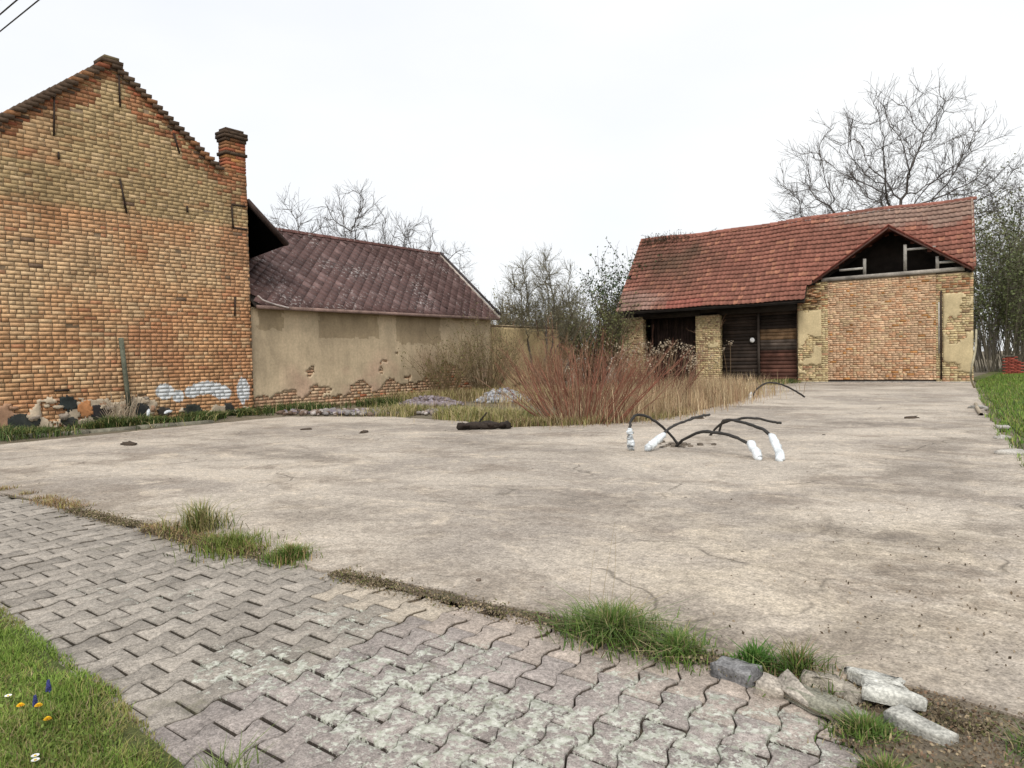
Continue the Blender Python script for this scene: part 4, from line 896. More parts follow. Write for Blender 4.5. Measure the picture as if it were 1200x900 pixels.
bush('hedge_shrub', (-22.0, 30.6, 0), 3.7, 4.6, 90, 'olive scrub behind the scrubby budding tree', 'shrub', G2, 29, (.12, .095, .06), 3500, .10, (.23, .21, .085), thick=.03, sub=5)
bush('hedge_shrub', (-21.4, 27.2, 0), 3.5, 3.6, 90, 'brownish scrub beyond the verge of the outbuilding', 'shrub', G2, 30, (.13, .10, .06), 2800, .10, (.23, .205, .085), thick=.03, sub=5)
bush('hedge_shrub', (-24.5, 36.0, 0), 4.2, 6.0, 90, 'farther scrub seen between outbuilding and barn', 'shrub', G2, 31, (.11, .09, .06), 5000, .12, (.17, .175, .07), thick=.03, sub=5)
G3 = 'thicket right of the barn'
for i, (x, y, H, W, nl, c, lab) in enumerate([(-3.3, 52, 7.5, 4.5, 9000, (.085, .10, .038), 'dark green thicket bush hugging the right corner of the barn'), (-.8, 55, 8.5, 6, 10000, (.13, .14, .055), 'olive green thicket bush at the right edge of the photo'),
        (-2.2, 62, 11, 6, 8000, (.14, .145, .07), 'tallest thicket bush under the leafless tree right of the barn'), (3.5, 57, 8, 7, 6000, (.09, .105, .04), 'thicket bush just beyond the right edge of the photo')]):
    bush('thicket_bush', (x, y, 0), H, W, 90, lab, 'bush', G3, 35+i, (.15, .13, .095), nl, .16, np.array(c)*1.2, thick=.022, sub=6, up=.06, root_r=.3)
rng = np.random.default_rng(123)
# a far belt of woodland closes the horizon
q = MB(); n = 900; a = rng.uniform(-1.25, .75, n); D = rng.uniform(110, 150, n); st = np.c_[np.sin(a)*D, np.cos(a)*D, np.zeros(n)]
P, R = grow(st, np.tile((0, 0, 1.), (n, 1)), rng.uniform(5, 9, n), np.full(n, .18), np.full(n, .03), 6, .1); tubes(q, P, R, 4, (.09, .08, .07))
pos, dd, r, t, idx = sprout(P, R, 14, .25, 1, .4, 1.1); P2, R2 = grow(pos, dd, rng.uniform(1, 2.6, len(pos)), np.full(len(pos), .05), np.full(len(pos), .015), 4, .25); tubes(q, P2, R2, 3, (.11, .1, .085))
tag(q.build('distant_wood', M_TWIG), 'far belt of leafless woodland on the horizon', 'woodland', kind='stuff')

# ================================================================== GRASSES AND GROUND COVER (uncountable)
def inside(poly, x, y):
    p = np.asarray(poly); r = np.zeros(len(x), bool); j = len(p)-1
    for i in range(len(p)):
        xi, yi, xj, yj = p[i, 0], p[i, 1], p[j, 0], p[j, 1]
        r ^= ((yi > y) != (yj > y)) & (x < (xj-xi)*(y-yi)/(yj-yi+1e-12) + xi); j = i
    return r
GREEN, GREEN2, OLIVE, STRAW = np.array((.15, .245, .035)), np.array((.215, .29, .055)), np.array((.27, .25, .08)), np.array((.40, .32, .17))
def cmix(n, *cw):
    cs = np.array([c for c, _ in cw]); ws = np.array([w_ for _, w_ in cw], float); return cs[rng.choice(len(cs), n, p=ws/ws.sum())]
# street lawn, lower left
q = MB(); n = 210000; x = rng.uniform(-6.2, -1.1, n); y = rng.uniform(.1, 1.5, n)
lim = np.interp(x, [-6.2, -4.8, -3.6, -2.9, -2.3, -1.6, -.8], [1.42, 1.40, 1.35, 1.28, 1.2, 1.03, .7]) + .10*(fbm(x*4, y*0, 71)-.45)
dn = fbm(x*5, y*5, 72); edge = np.clip((lim-y)/.15, 0, 1)
k = (y < lim) & (rng.uniform(0, 1, n) < .35+.65*edge*np.clip(dn*1.7, 0, 1)) & (np.hypot(x, y) < 7); x, y, dn, edge = x[k], y[k], dn[k], edge[k]; n = len(x)
yel = np.clip((fbm(x*2.2, y*2.2, 75)-.42)*4, 0, 1)*np.clip(1.25-edge*.8, 0.2, 1)
cA = cmix(n, (GREEN, 4), (GREEN2, 4), (GREEN*.6, 2)); cB = cmix(n, (OLIVE, 4), (STRAW*.8, 2), (GREEN2, 2)); col = np.where((rng.uniform(0, 1, n) < yel)[:, None], cB, cA)
blades(q, np.c_[x, y, np.full(n, -.01)], (.03+.05*dn)*(.5+.5*edge), .0042, .55, col)
n2 = 16000; x = rng.uniform(-5.5, -1.6, n2); y = rng.uniform(.2, 1.3, n2); k = y < 1.1 - np.clip((x+2.2)*.5, 0, 1); leaves(q, np.c_[x, y, rng.uniform(.01, .035, n2)][k], .018, (.16, .22, .045))
tag(q.build('lawn_grass', M_GRASS), 'short spring lawn grass at the street side of the pavement', 'grass', kind='stuff')
# meadow beside the yard, right
q = MB(); n = 60000; x = rng.uniform(-3, 4.5, n); y = 4 + 44*rng.uniform(0, 1, n)**1.3
ex = np.interp(y, [3.3, 6.5, 9.9, 16.5, 26.4, 34, 48], [.45, .2, -.4, -1.2, -2.2, -2.95, -3.5]) + .25*(fbm(y*.9, y*0, 3)-.5)
k = x > ex; x, y = x[k], y[k]; n = len(x); blades(q, np.c_[x, y, np.full(n, -.01)], .11, .012, .5, cmix(n, (np.array((.10, .19, .025)), 5), (GREEN2, 3), (OLIVE, 1)))
tag(q.build('meadow_grass', M_GRASS), 'bright green grass beside the right edge of the yard', 'grass', kind='stuff')
# pavement / yard seam: moss, litter and short dead weeds
q = MB(); n = 34000; x = -rng.uniform(0, 1, n)**1.1*9.5 - .2; ed = 2.83 + (x+5)*.018; y = ed + rng.normal(0, .05, n) + .06*(fbm(x*2, x*0, 8)-.5)
m_ = (fbm(x*1.8, y*1.8, 83) > .52) | ((x > -3.4) & (rng.uniform(0, 1, n) < .35)); x, y = x[m_], y[m_]; n = len(x); leaves(q, np.c_[x, y, rng.uniform(.006, .02, n)], .015, cmix(n, ((.15, .115, .075), 4), ((.13, .13, .05), 2), ((.28, .22, .14), 3)))
n = 5000; x = rng.uniform(-9.5, -3.3, n); y = 2.86 + rng.normal(0, .07, n); m_ = fbm(x*1.6, y*0, 85) > .57; x, y = x[m_], y[m_]; n = len(x)
blades(q, np.c_[x, y, np.zeros(n)], .06, .006, .9, cmix(n, ((.25, .15, .08), 3), ((.33, .25, .13), 3), (OLIVE, 2)))
n = 5000; x = rng.uniform(-1.2, .3, n); y = rng.uniform(2.5, 3.1, n); m_ = x > -.75 + (3.0-y)*.3; x, y = x[m_], y[m_]; n = len(x); leaves(q, np.c_[x, y, rng.uniform(.004, .015, n)], .015, cmix(n, ((.15, .11, .07), 4), ((.28, .22, .14), 2), ((.2, .13, .085), 2)))
# moss sprouting in paver joints
n = 260; cx = rng.uniform(-5, -.7, n); cy = rng.uniform(1.3, 2.8, n)
tag(q.build('seam_litter', M_MOSS), 'moss, dead leaves and short weeds along the pavement seam', 'litter', kind='stuff')
# weeds and dead grass around the yard's back edge, verge along the brick house
q = MB()
def patch(n, cx, cy, sx, sy, h, wd, cols, lean=.6, rot=0.):
    a, b = rng.normal(0, 1, n)*sx, rng.normal(0, 1, n)*sy; c, s = math.cos(rot), math.sin(rot)
    blades(q, np.c_[cx+a*c-b*s, cy+a*s+b*c, np.full(n, -.02)], h, wd, lean, cols)
for (t0, t1, n) in [((-16.9, 5), (-17.7, 11.4), 13000)]:
    t = rng.uniform(0, 1, n); x = t0[0]+(t1[0]-t0[0])*t + rng.normal(0, .4, n); y = t0[1]+(t1[1]-t0[1])*t; m_ = (fbm(x*1.2, y*1.2, 91) > .50) & (x > -18.1)
    x, y = x[m_], y[m_]; blades(q, np.c_[x, y, np.full(len(x), -.03)], .12 + .3*fbm(x*1.7, y*1.7, 44)**1.5, .018, .9, cmix(len(x), ((.055, .09, .022), 5), ((.08, .11, .03), 3), (OLIVE*.8, 1.5), (STRAW, .6)))
def strip(pts, n, wdt, h, bw, cols, lean=.6, thr=.4, seed=1):
    pts = np.array(pts, float); L = np.r_[0, np.cumsum(np.linalg.norm(np.diff(pts, axis=0), axis=1))]; s = rng.uniform(0, L[-1], n)
    x = np.interp(s, L, pts[:, 0]) + rng.normal(0, wdt, n); y = np.interp(s, L, pts[:, 1]) + rng.normal(0, wdt, n); m_ = fbm(x*1.1, y*1.1, seed) > thr
    x, y = x[m_], y[m_]; blades(q, np.c_[x, y, np.full(len(x), -.03)], h, bw, lean, cmix(len(x), *cols))
strip([(-17.6, 11.5), (-17.3, 13.5), (-17.0, 16)], 4000, .3, .3, .016, [((.05, .085, .02), 4), ((.09, .12, .03), 3), (STRAW, 1)], thr=.42, seed=2)
strip([(-17.2, 16), (-16.5, 19), (-15.5, 22)], 5000, .5, .45, .014, [(OLIVE, 3), (STRAW, 4), ((.2, .13, .07), 2)], thr=.35, seed=3)
strip([(-14, 13.2), (-12.3, 12.9), (-10.2, 12.7), (-9, 12.4)], 6500, .45, .3, .012, [(OLIVE, 3), ((.12, .15, .04), 2), (STRAW, 4)], thr=.38, seed=4)
strip([(-8.9, 11.6), (-7.8, 12.0), (-7.0, 13.5), (-7.1, 15.5)], 5000, .22, .22, .011, [(STRAW, 4), (OLIVE, 2), ((.2, .12, .07), 3), ((.10, .14, .03), 1)], thr=.3, seed=5)
strip([(-12, 17), (-11, 20), (-10.5, 24)], 5000, 1.2, .6, .014, [(STRAW, 5), ((.28, .19, .1), 3), (OLIVE, 1)], thr=.3, seed=6)
strip([(-10.2, 31), (-9.9, 33.6)], 700, .25, .3, .02, [((.05, .09, .02), 4), (OLIVE, 2)], thr=.1, seed=9)
tag(q.build('verge_weeds', M_GRASS), 'weeds and dead grass along the wall foot and back edge', 'weeds', kind='stuff')
q = MB()
for (cx, cy, sx, sy, n, h) in [(-7.6, 14.2, .5, .9, 1800, .8), (-7.9, 16.0, .5, 1.1, 2200, .8), (-8.0, 18.2, .55, 1.2, 2400, .8), (-8.5, 20.6, .6, 1.2, 2200, .75), (-9.4, 23.2, .8, 1.4, 1600, .75), (-10.8, 26.8, .9, 1.6, 1100, .7), (-13.2, 31, 1.5, 1.2, 700, .7)]:
    blades(q, np.c_[rng.normal(cx, sx, n), rng.normal(cy, sy, n), np.full(n, -.03)], h*rng.uniform(.45, 1.05, n), .011, .32, cmix(n, ((.42, .31, .18), 5), ((.33, .215, .13), 4), ((.50, .40, .25), 2)), .4)
n = 70; x = rng.normal(-8.6, .7, n); y = rng.normal(17.3, 1.4, n); P, R = grow(np.c_[x, y, np.zeros(n)], rng.normal(0, .1, (n, 3)) + (0, 0, 1), rng.uniform(1.0, 1.75, n), np.full(n, .008), np.full(n, .005), 6, .05); tubes(q, P, R, 3, (.25, .17, .1))
Q = np.repeat(P[:, -1], 14, 0); leaves(q, Q + rng.normal(0, .05, Q.shape), .06, (.30, .24, .17))
tag(q.build('dry_reeds', M_GRASS), 'tall straw coloured dead grass before the barn pillars', 'dead grass', kind='stuff')

# ---- countable grass tufts at the pavement edge
TG = 'grass tufts along the pavement edge'
def tuft(loc, n, r, h, wd, cols, label, lean=.55, ex=1., seedheads=0):
    q = MB(); a = rng.uniform(0, 2*np.pi, n); rr = np.abs(rng.normal(0, .5, n))*r; pts = np.c_[np.cos(a)*rr*ex, np.sin(a)*rr, np.full(n, -.015)]
    blades(q, pts, h*(1.1-.4*np.minimum(rr/r, 1.2)), wd, lean, cmix(n, *cols))
    o = q.build('grass_tuft', M_GRASS); o.location = loc; tag(o, label, 'grass tuft', TG); return o
LUSH = [((.075, .14, .026), 5), ((.125, .19, .036), 4), ((.19, .18, .07), 1.6), ((.34, .28, .15), 1.4)]
tuft((-1.70, 2.95, 0), 1500, .25, .145, .006, LUSH, 'biggest lush green tuft at the middle of the pavement edge', lean=.9, ex=1.2)
tuft((-1.36, 2.93, 0), 700, .18, .105, .006, LUSH, 'lower green tuft touching the right side of the biggest tuft', lean=.9)
tuft((-1.03, 2.97, 0), 260, .10, .11, .012, [((.07, .17, .025), 5), ((.11, .2, .04), 3)], 'bright broad leaved tuft beside the grey broken paver')
tuft((-.86, 2.98, 0), 420, .15, .14, .006, LUSH + [((.3, .2, .11), 2)], 'straggly tuft with dry stalks left of the broken slabs')
tuft((-.55, 2.66, -.01), 1100, .13, .075, .006, LUSH, 'low green tuft in front of the pale loose paver', ex=1.0)
tuft((-.02, 2.82, -.01), 1200, .15, .09, .006, LUSH, 'green tuft at the right edge of the photo beyond the kerb block', ex=1.0)
tuft((-.44, 2.42, -.005), 800, .09, .065, .006, LUSH + [((.3, .2, .11), 2)], 'low mossy tuft at the end of the paving by the lower edge')
tuft((-5.45, 3.02, 0), 420, .28, .26, .008, [((.16, .17, .05), 4), ((.3, .25, .12), 4), ((.09, .13, .03), 2)], 'tall thin straw green tuft farthest along the seam')
tuft((-4.75, 2.86, 0), 1000, .36, .12, .007, [((.12, .17, .028), 5), ((.19, .21, .05), 3), ((.28, .2, .1), 1)], 'low yellow green tuft in front of the tall thin tuft', ex=1.4)
tuft((-4.12, 2.9, 0), 1000, .18, .12, .007, [((.09, .16, .03), 4), ((.15, .19, .04), 3), ((.28, .2, .1), 2)], 'low green tuft right of the yellow green tuft', ex=1.0)
tuft((-2.02, 1.16, 0), 160, .14, .17, .006, [((.30, .31, .17), 3), ((.2, .24, .09), 3), ((.12, .17, .04), 3)], 'pale long bladed tuft at the tip of the lawn')
# three tall dead stalks over the biggest tuft
q = MB(); st = np.array([(-1.80, 3.0, 0), (-1.76, 3.02, 0), (-1.86, 3.0, 0), (-1.62, 2.98, 0)]); P, R = grow(st, np.array([(.12, .05, 1), (.05, .1, 1), (-.02, .1, 1), (.1, 0, 1.)]), np.array([.52, .46, .36, .3]), np.full(4, .0016), np.full(4, .0008), 8, .05); tubes(q, P, R, 3, (.34, .27, .16)); tag(q.build('dead_stalk', M_GRASS), 'thin dead grass stalks standing out of the biggest tuft', 'stalks')

# ================================================================== SMALL THINGS
def at_z(o, loc, rot=(0, 0, 0)): o.location = loc; o.rotation_euler = rot; return o
# flowers in the lawn
def flower(name, loc, h, kind, label, group):
    root = empty(name, loc); tag(root, label, 'flower', group)
    q = MB(); tubes(q, np.array([[(0, 0, -.01), (.004, .002, h*.5), (.002, .004, h)]]), np.full((1, 3), .0018), 5, (.10, .17, .04)); q.build('stem', M_GRASS, root)
    q = MB()
    if kind == 'dandelion':
        for r_, z_, n_ in [(.0135, 0, 18), (.010, .004, 14), (.006, .007, 9)]:
            for i in range(n_):
                a = 2*math.pi*i/n_ + random.random()*.2; c, s = math.cos(a), math.sin(a); wq = .0028
                q.add([(0.002*c-wq*s, .002*s+wq*c, h+z_), (.002*c+wq*s, .002*s-wq*c, h+z_), (r_*c+wq*s, r_*s-wq*c, h+z_+.004), (r_*c-wq*s, r_*s+wq*c, h+z_+.004)], [[0, 1, 2, 3]], (.82, .46 if i % 2 else .54, .015))
    elif kind == 'daisy':
        for i in range(13):
            a = 2*math.pi*i/13; c, s = math.cos(a), math.sin(a); wq = .0026
            q.add([(.003*c-wq*s, .003*s+wq*c, h), (.003*c+wq*s, .003*s-wq*c, h), (.012*c+wq*s, .012*s-wq*c, h+.002), (.012*c-wq*s, .012*s+wq*c, h+.002)], [[0, 1, 2, 3]], (.8, .8, .78))
        stone_mesh(q, (0, 0, h+.001), .004, .004, .003, (.75, .5, .03), 0, 1, .02, (3, 6))
    else:
        for i in range(46):
            t = i/46; a = i*2.4; r_ = .008*(1-t*.75); stone_mesh(q, (r_*math.cos(a), r_*math.sin(a), h-.028+.042*t), .0034, .0034, .004, np.array((.045, .05, .17))*random.uniform(.7, 1.4), 0, i, .02, (3, 5))
    q.build('flower_head', M_GRASS, root)
flower('dandelion', (-3.03, 1.02, 0), .055, 'dandelion', 'largest yellow dandelion in the lawn, beneath the blue grape hyacinth', 'flowers in the lawn')
flower('dandelion', (-3.10, .985, 0), .05, 'dandelion', 'yellow dandelion left of the largest one', 'flowers in the lawn')
flower('dandelion', (-2.92, 1.01, 0), .04, 'dandelion', 'yellow dandelion right of the largest one', 'flowers in the lawn')
flower('grape_hyacinth', (-3.10, 1.08, 0), .10, 'muscari', 'dark blue grape hyacinth standing in the lawn', 'flowers in the lawn')
flower('grape_hyacinth', (-3.09, 1.03, 0), .062, 'muscari', 'shorter blue grape hyacinth between the dandelions', 'flowers in the lawn')
flower('daisy', (-3.24, .99, 0), .05, 'daisy', 'white daisy to the left of the dandelions', 'flowers in the lawn')
for x, y, lab in [(-2.66, .88, 'upper of the two touching white daisies near the lower edge'), (-2.63, .87, 'lower of the two touching white daisies near the lower edge')]: flower('daisy', (x, y, .005), .045, 'daisy', lab, 'flowers in the lawn')

# black cables arching out of the concrete, ends wrapped in white plastic
def spline(pts, K=26):
    p = np.array(pts, float); n = len(p); t = np.linspace(0, n-1, K); out = []
    for s in t:
        i = min(int(s), n-2); f = s-i; a, b, c, d = p[max(i-1, 0)], p[i], p[i+1], p[min(i+2, n-1)]
        out.append(.5*((2*b) + (c-a)*f + (2*a-5*b+4*c-d)*f*f + (3*b-a-3*c+d)*f**3))
    return np.array(out)
def cable(pts, r, label, bag=None, group='cables sticking out of the concrete'):
    root = empty('cable', (float(pts[0][0]), float(pts[0][1]), 0)); tag(root, label, 'cable', group)
    P = spline(pts); P[1:-1] += rng.normal(0, .0035, P[1:-1].shape); q = MB(); tubes(q, P[None], .84*r*(1 + rng.normal(0, .06, (1, len(P)))), 8, (.02, .02, .02)); under(q.build('sheath', M_RUB, smooth=True), root)
    if bag:
        B = spline(bag, 14); R = np.array([.6, .95, 1.0, 1.15, 1.05, 1.1, .98, 1.1, 1.2, 1.1, 1.15, 1.1, 1.05, .7])*.048; q = MB(); tubes(q, (B + rng.normal(0, .004, B.shape))[None], R[None], 12, (.8, .8, .8))
        for v in q.V: v += rng.normal(0, .004, v.shape)
        for e in (0, -1): stone_mesh(q, B[e], .034, .034, .03, (.8, .8, .8), 0, 5, .1, (4, 8))
        under(q.build('plastic_wrap', M_BAG), root)
    return root
hub = (-4.45, 9.75, .0)
cable([(-4.45, 9.8, -.03), (-4.6, 9.62, .25), (-4.72, 9.35, .44), (-4.80, 9.15, .50), (-4.83, 9.0, .42), (-4.82, 8.95, .28)], .023, 'leftmost cable, bending steeply down to a wrapped end', [(-4.82, 8.95, .30), (-4.82, 8.95, .15), (-4.81, 8.97, .03)])
cable([(-5.0, 12.2, .27), (-4.85, 11.4, .30), (-4.7, 10.5, .30), (-4.55, 9.6, .27), (-4.50, 9.25, .16)], .024, 'cable with blunt far end and a slanting wrapped near end', [(-4.47, 9.28, .22), (-4.53, 9.1, .12), (-4.58, 8.98, .04)])
cable([(-4.5, 9.65, -.03), (-4.3, 9.5, .12), (-3.95, 9.3, .27), (-3.6, 9.15, .29), (-3.3, 9.05, .23), (-3.12, 8.98, .15)], .025, 'front cable arching low to the right with a wrapped end', [(-3.17, 9.02, .20), (-3.08, 8.94, .12), (-3.0, 8.86, .03)])
cable([(-4.6, 11.6, -.02), (-4.3, 11.0, .26), (-3.9, 10.3, .36), (-3.5, 9.8, .37), (-3.15, 9.45, .33), (-2.95, 9.2, .25)], .025, 'rear cable arching over to the rightmost wrapped end', [(-2.97, 9.22, .28), (-2.86, 9.08, .18), (-2.78, 8.95, .05), (-2.76, 8.88, .02)])
cable([(-4.65, 11.3, -.03), (-4.35, 11.05, .22), (-3.95, 10.85, .34), (-3.75, 11.0, .33), (-3.6, 11.3, .26), (-3.55, 11.5, .23)], .022, 'bare cable behind the others, its cut end pointing right')
cable([(-7.3, 21.0, .02), (-7.2, 21.1, .3), (-6.95, 21.3, .48), (-6.6, 21.5, .42), (-6.3, 21.8, .22), (-6.1, 22.0, .04)], .03, 'far cable hoop at the corner of the dead grass', [(-7.32, 20.98, .20), (-7.34, 20.97, .1), (-7.35, 20.96, .02)], 'cables sticking out of the concrete')
q = MB()
for i in range(45): x, y = rng.normal(-4.5, .2), rng.normal(9.75, .14); s_ = rng.uniform(.015, .05); stone_mesh(q, (x, y, s_*.3), s_, s_, s_*.7, np.array((.2, .165, .13))*rng.uniform(.4, 1.2), 0, i, .15, (4, 6))
tag(q.build('rubble_heap', M_STONE), 'small broken concrete heap where the cables come out', 'rubble', kind='stuff')

# charred log with an iron spike at the back edge of the yard
lg = empty('charred_log', (-8.7, 10.5, 0)); tag(lg, 'short charred log lying on the concrete before the red shrub', 'log')
P = spline([(-9.12, 10.15, .07), (-8.9, 10.35, .085), (-8.6, 10.6, .08), (-8.35, 10.83, .075)], 14); R = .075*(1+rng.normal(0, .13, 14)); R[0] = R[-1] = .03; q = MB(); tubes(q, P[None], R[None], 9, (.035, .027, .022))
for v in q.V: v += rng.normal(0, .012, v.shape); v[:, 2] = np.maximum(v[:, 2], .0)
under(q.build('trunk_piece', M_BARK), lg)
for i in range(14): 
    q = MB(); t = rng.uniform(0, 1); x, y = -9.1+.75*t, 10.15+.67*t; stone_mesh(q, (x+rng.normal(0, .05), y+rng.normal(0, .07), .1), .06, .05, .035, (.04, .03, .025), t*6, i, .2, (4, 6)); under(q.build('bark_chunk', M_BARK), lg)
q = MB(); tubes(q, spline([(-8.85, 10.45, .1), (-8.78, 10.5, .22), (-8.70, 10.55, .33)], 6)[None], np.linspace(.025, .014, 6)[None], 6, (.03, .025, .02)); under(q.build('branch_stub', M_BARK), lg)
# plank leaning on the brick gable
pk = empty('leaning_plank', (GX+.1, 8.2, 0)); tag(pk, 'green grey weathered plank leaning upright on the brick gable', 'plank'); q = MB(); beam(q, (GX+.16, 8.3, .0), (GX+.03, 8.2, 2.05), .105, .035, (.115, .12, .085), up=(1, 0, 0)); under(q.build('board', M_WOOD), pk)
q = MB(); beam(q, (GX+.2, 8.32, .55), (GX+.06, 8.42, .62), .03, .03, (.1, .08, .06)); under(q.build('nail_batten', M_WOOD), pk)
# dry stalk bundle at the plank's foot
q = MB(); n = 90; st = np.c_[rng.normal(GX+.35, .12, n), rng.normal(7.95, .2, n), np.zeros(n)]; P, R = grow(st, rng.normal(0, .45, (n, 3)) + (-.25, .3, 1), rng.uniform(.4, .8, n), np.full(n, .008), np.full(n, .005), 5, .08); tubes(q, P, R, 3, cmix(n, ((.4, .33, .24), 3), ((.28, .21, .14), 2))); tag(q.build('dry_stalks', M_GRASS), 'bundle of grey dry stalks at the foot of the leaning plank', 'stalks')
# stone kerb along the house verge
x, y, k = -16.5, 3.6, 0; ORD = ['first', 'second', 'third', 'fourth', 'fifth', 'sixth', 'seventh', 'eighth', 'ninth']
while y < 8.8:
    L = random.uniform(.7, 1.1); q = MB(); obox(q, (0, 0, 0), (.07, 0, 0), (0, L/2-.012, 0), (0, 0, .075), np.array((.20, .185, .14))*random.uniform(.8, 1.15), .012)
    o = q.build('kerb_stone', M_STONE); o.location = (x + .035*(y-3.6), y+L/2, -.045); o.rotation_euler = (random.gauss(0, .02), 0, random.gauss(-.035, .02))
    tag(o, ORD[k] + ' low mossy kerb stone from the street end of the row before the brick house', 'kerb stone', 'kerb row before the brick house'); y += L; k += 1
# bottles / cartons thrown in the weeds by the wall
for (yy, zz, xx, r_) in [(8.62, .10, .35, .9), (9.05, .16, .3, .2)]:
    q = MB(); P = spline([(0, 0, 0), (0, .1, .02), (0, .2, .0), (0, .24, .0)], 8); tubes(q, P[None], np.array([[.01, .04, .042, .042, .042, .03, .015, .012]]), 8, (.75, .77, .78)); o = q.build('plastic_bottle', M_BAG, smooth=True); o.location = (GX+xx, yy, zz); o.rotation_euler = (1.1*r_, 0, r_)
    tag(o, 'white plastic bottle lying upright among the weeds' if r_ > .5 else 'white plastic bottle lying flat nearer the whitewash', 'bottle', 'bottles in the weeds')
# rubble strip and the pale gravel heap behind the yard
q = MB(); n = 420
for i in range(n):
    t = rng.uniform(0, 1); x = np.interp(t, [0, .5, 1], [-16.9, -14.4, -12.2]) + rng.normal(0, .35); y = np.interp(t, [0, .5, 1], [12.1, 13.0, 14.0]) + rng.normal(0, .4); s_ = rng.uniform(.02, .085)
    c = [(.26, .24, .23), (.33, .27, .24), (.17, .12, .09), (.42, .38, .35), (.22, .19, .22)][rng.integers(5)]; stone_mesh(q, (x, y, s_*.4), s_*1.2, s_, s_*.7, c, rng.uniform(0, 3), i, .16, (4, 6))
tag(q.build('rubble_strip', M_STONE), 'strip of mixed brick and stone rubble before the ochre wall', 'rubble', kind='stuff')
def heap(cx, cy, rx, ry, h, n, cols, label, smin=.03, smax=.08):
    q = MB()
    for i in range(n):
        a, r_ = rng.uniform(0, 6.28), math.sqrt(rng.uniform(0, 1)); x, y = cx+math.cos(a)*r_*rx, cy+math.sin(a)*r_*ry; s_ = rng.uniform(smin, smax)
        stone_mesh(q, (x, y, h*max(0, 1-r_**1.5)*rng.uniform(.6, 1.05)), s_, s_, s_*.75, np.array(cols[rng.integers(len(cols))])*rng.uniform(.8, 1.2), 0, i, .16, (4, 6))
    stone_mesh(q, (cx, cy, 0), rx*.9, ry*.9, h*.55, cols[0], 0, 4, .06, (6, 10)); tag(q.build('gravel_heap', M_STONE), label, 'gravel heap', 'gravel heaps behind the yard', 'stuff')
heap(-14.4, 18.3, .95, .8, .42, 420, [(.34, .35, .38), (.27, .28, .32), (.44, .45, .47)], 'pale blue grey gravel heap behind the red shrub')
heap(-15.6, 16.2, 1.2, .7, .26, 340, [(.24, .2, .21), (.31, .27, .29), (.19, .15, .14)], 'low mauve grey gravel heap before the ochre wall')
# broken concrete at the street corner of the yard
KC = 'broken concrete at the yard corner'
def chunk(name, poly, t, loc, rot, col, label, bev=.006, cat='concrete piece'):
    R_ = np.random.default_rng(abs(hash(label)) % 9999 if False else len(label)*7 + int(abs(loc[0])*100)); p = np.asarray(poly, float); pts = []
    for i_ in range(len(p)):
        a_, b_ = p[i_], p[(i_+1) % len(p)]
        for f_ in ((0, .33, .66) if len(p) < 9 else (0, .5)): pts.append(a_*(1-f_) + b_*f_)
    pts = np.array(pts) + R_.normal(0, .0045, (len(pts), 2)); n_ = len(pts); cc_ = pts.mean(0); rings = []
    for zz_, sc_ in ((-t/2, .96), (-t*.1, 1.0), (t*.36, .985), (t*.5, .93), (t*.52, .5)):
        rings.append(np.c_[cc_ + (pts-cc_)*sc_ + R_.normal(0, .003, (n_, 2)), zz_ + R_.normal(0, .0028, n_)])
    v_ = np.concatenate(rings + [np.r_[cc_, t*.53][None]]); q = MB(); kk_ = len(rings)
    q.add(v_, [[i_*n_+j_, i_*n_+(j_+1) % n_, (i_+1)*n_+(j_+1) % n_, (i_+1)*n_+j_] for i_ in range(kk_-1) for j_ in range(n_)], col)
    q.add(np.zeros((0, 3)), np.array([[(kk_-1)*n_+j_, (kk_-1)*n_+(j_+1) % n_, kk_*n_] for j_ in range(n_)]) - len(v_), col)
    o = q.build(name, M_RUBBLE); at_z(o, loc, rot); tag(o, label, cat, KC); return o
rs = np.random.default_rng(5); BN = bone(rs)*np.array([1.0, 1.0])
PALE = (.46, .45, .40)
chunk('loose_paver', BN*np.array([1.25, 1.15]), .042, (-.55, 2.98, .035), (-.12, .06, .30), (.52, .51, .46), 'pale waisted loose paver lying on top of the broken concrete')
chunk('loose_paver', BN*np.array([1.0, .98]), .055, (-.685, 2.93, .005), (.10, .22, 1.15), (.37, .33, .27), 'beige loose paver half under the pale waisted one')
chunk('kerb_piece', [(-.105, -.035), (.10, -.04), (.105, .03), (-.1, .035)], .075, (-.395, 2.765, .008), (.05, .12, -.28), (.41, .40, .36), 'pale rounded kerb block at the right end of the broken concrete', .014)
chunk('kerb_piece', [(-.085, -.03), (.08, -.033), (.085, .025), (-.08, .03)], .06, (-.815, 2.80, .012), (.5, .18, -.52), (.37, .33, .28), 'beige kerb piece tilted against the pavers', .01)
chunk('slab_piece', [(-.16, -.08), (.1, -.1), (.18, .0), (.08, .09), (-.12, .1), (-.19, .02)], .05, (-.72, 2.82, -.005), (-.2, .03, -.3), (.25, .24, .19), 'dark grey slab fragment with a chipped edge in the hollow')
chunk('slab_piece', [(-.05, -.03), (.045, -.035), (.055, .03), (-.03, .04)], .06, (-.915, 2.78, .015), (.3, .2, .4), (.44, .39, .33), 'small light chunk standing beside the tilted kerb piece')
chunk('slab_piece', [(-.1, -.05), (.09, -.055), (.1, .04), (-.09, .05)], .06, (-1.07, 2.86, .012), (.05, -.06, -.15), (.22, .215, .215), 'grey broken paver at the foot of the broad leaved tuft')
chunk('slab_piece', [(-.12, -.06), (.12, -.05), (.1, .05), (-.09, .06)], .035, (-.80, 3.02, .01), (0, .03, -.25), (.34, .28, .22), 'flat sandy concrete flake at the yard edge')
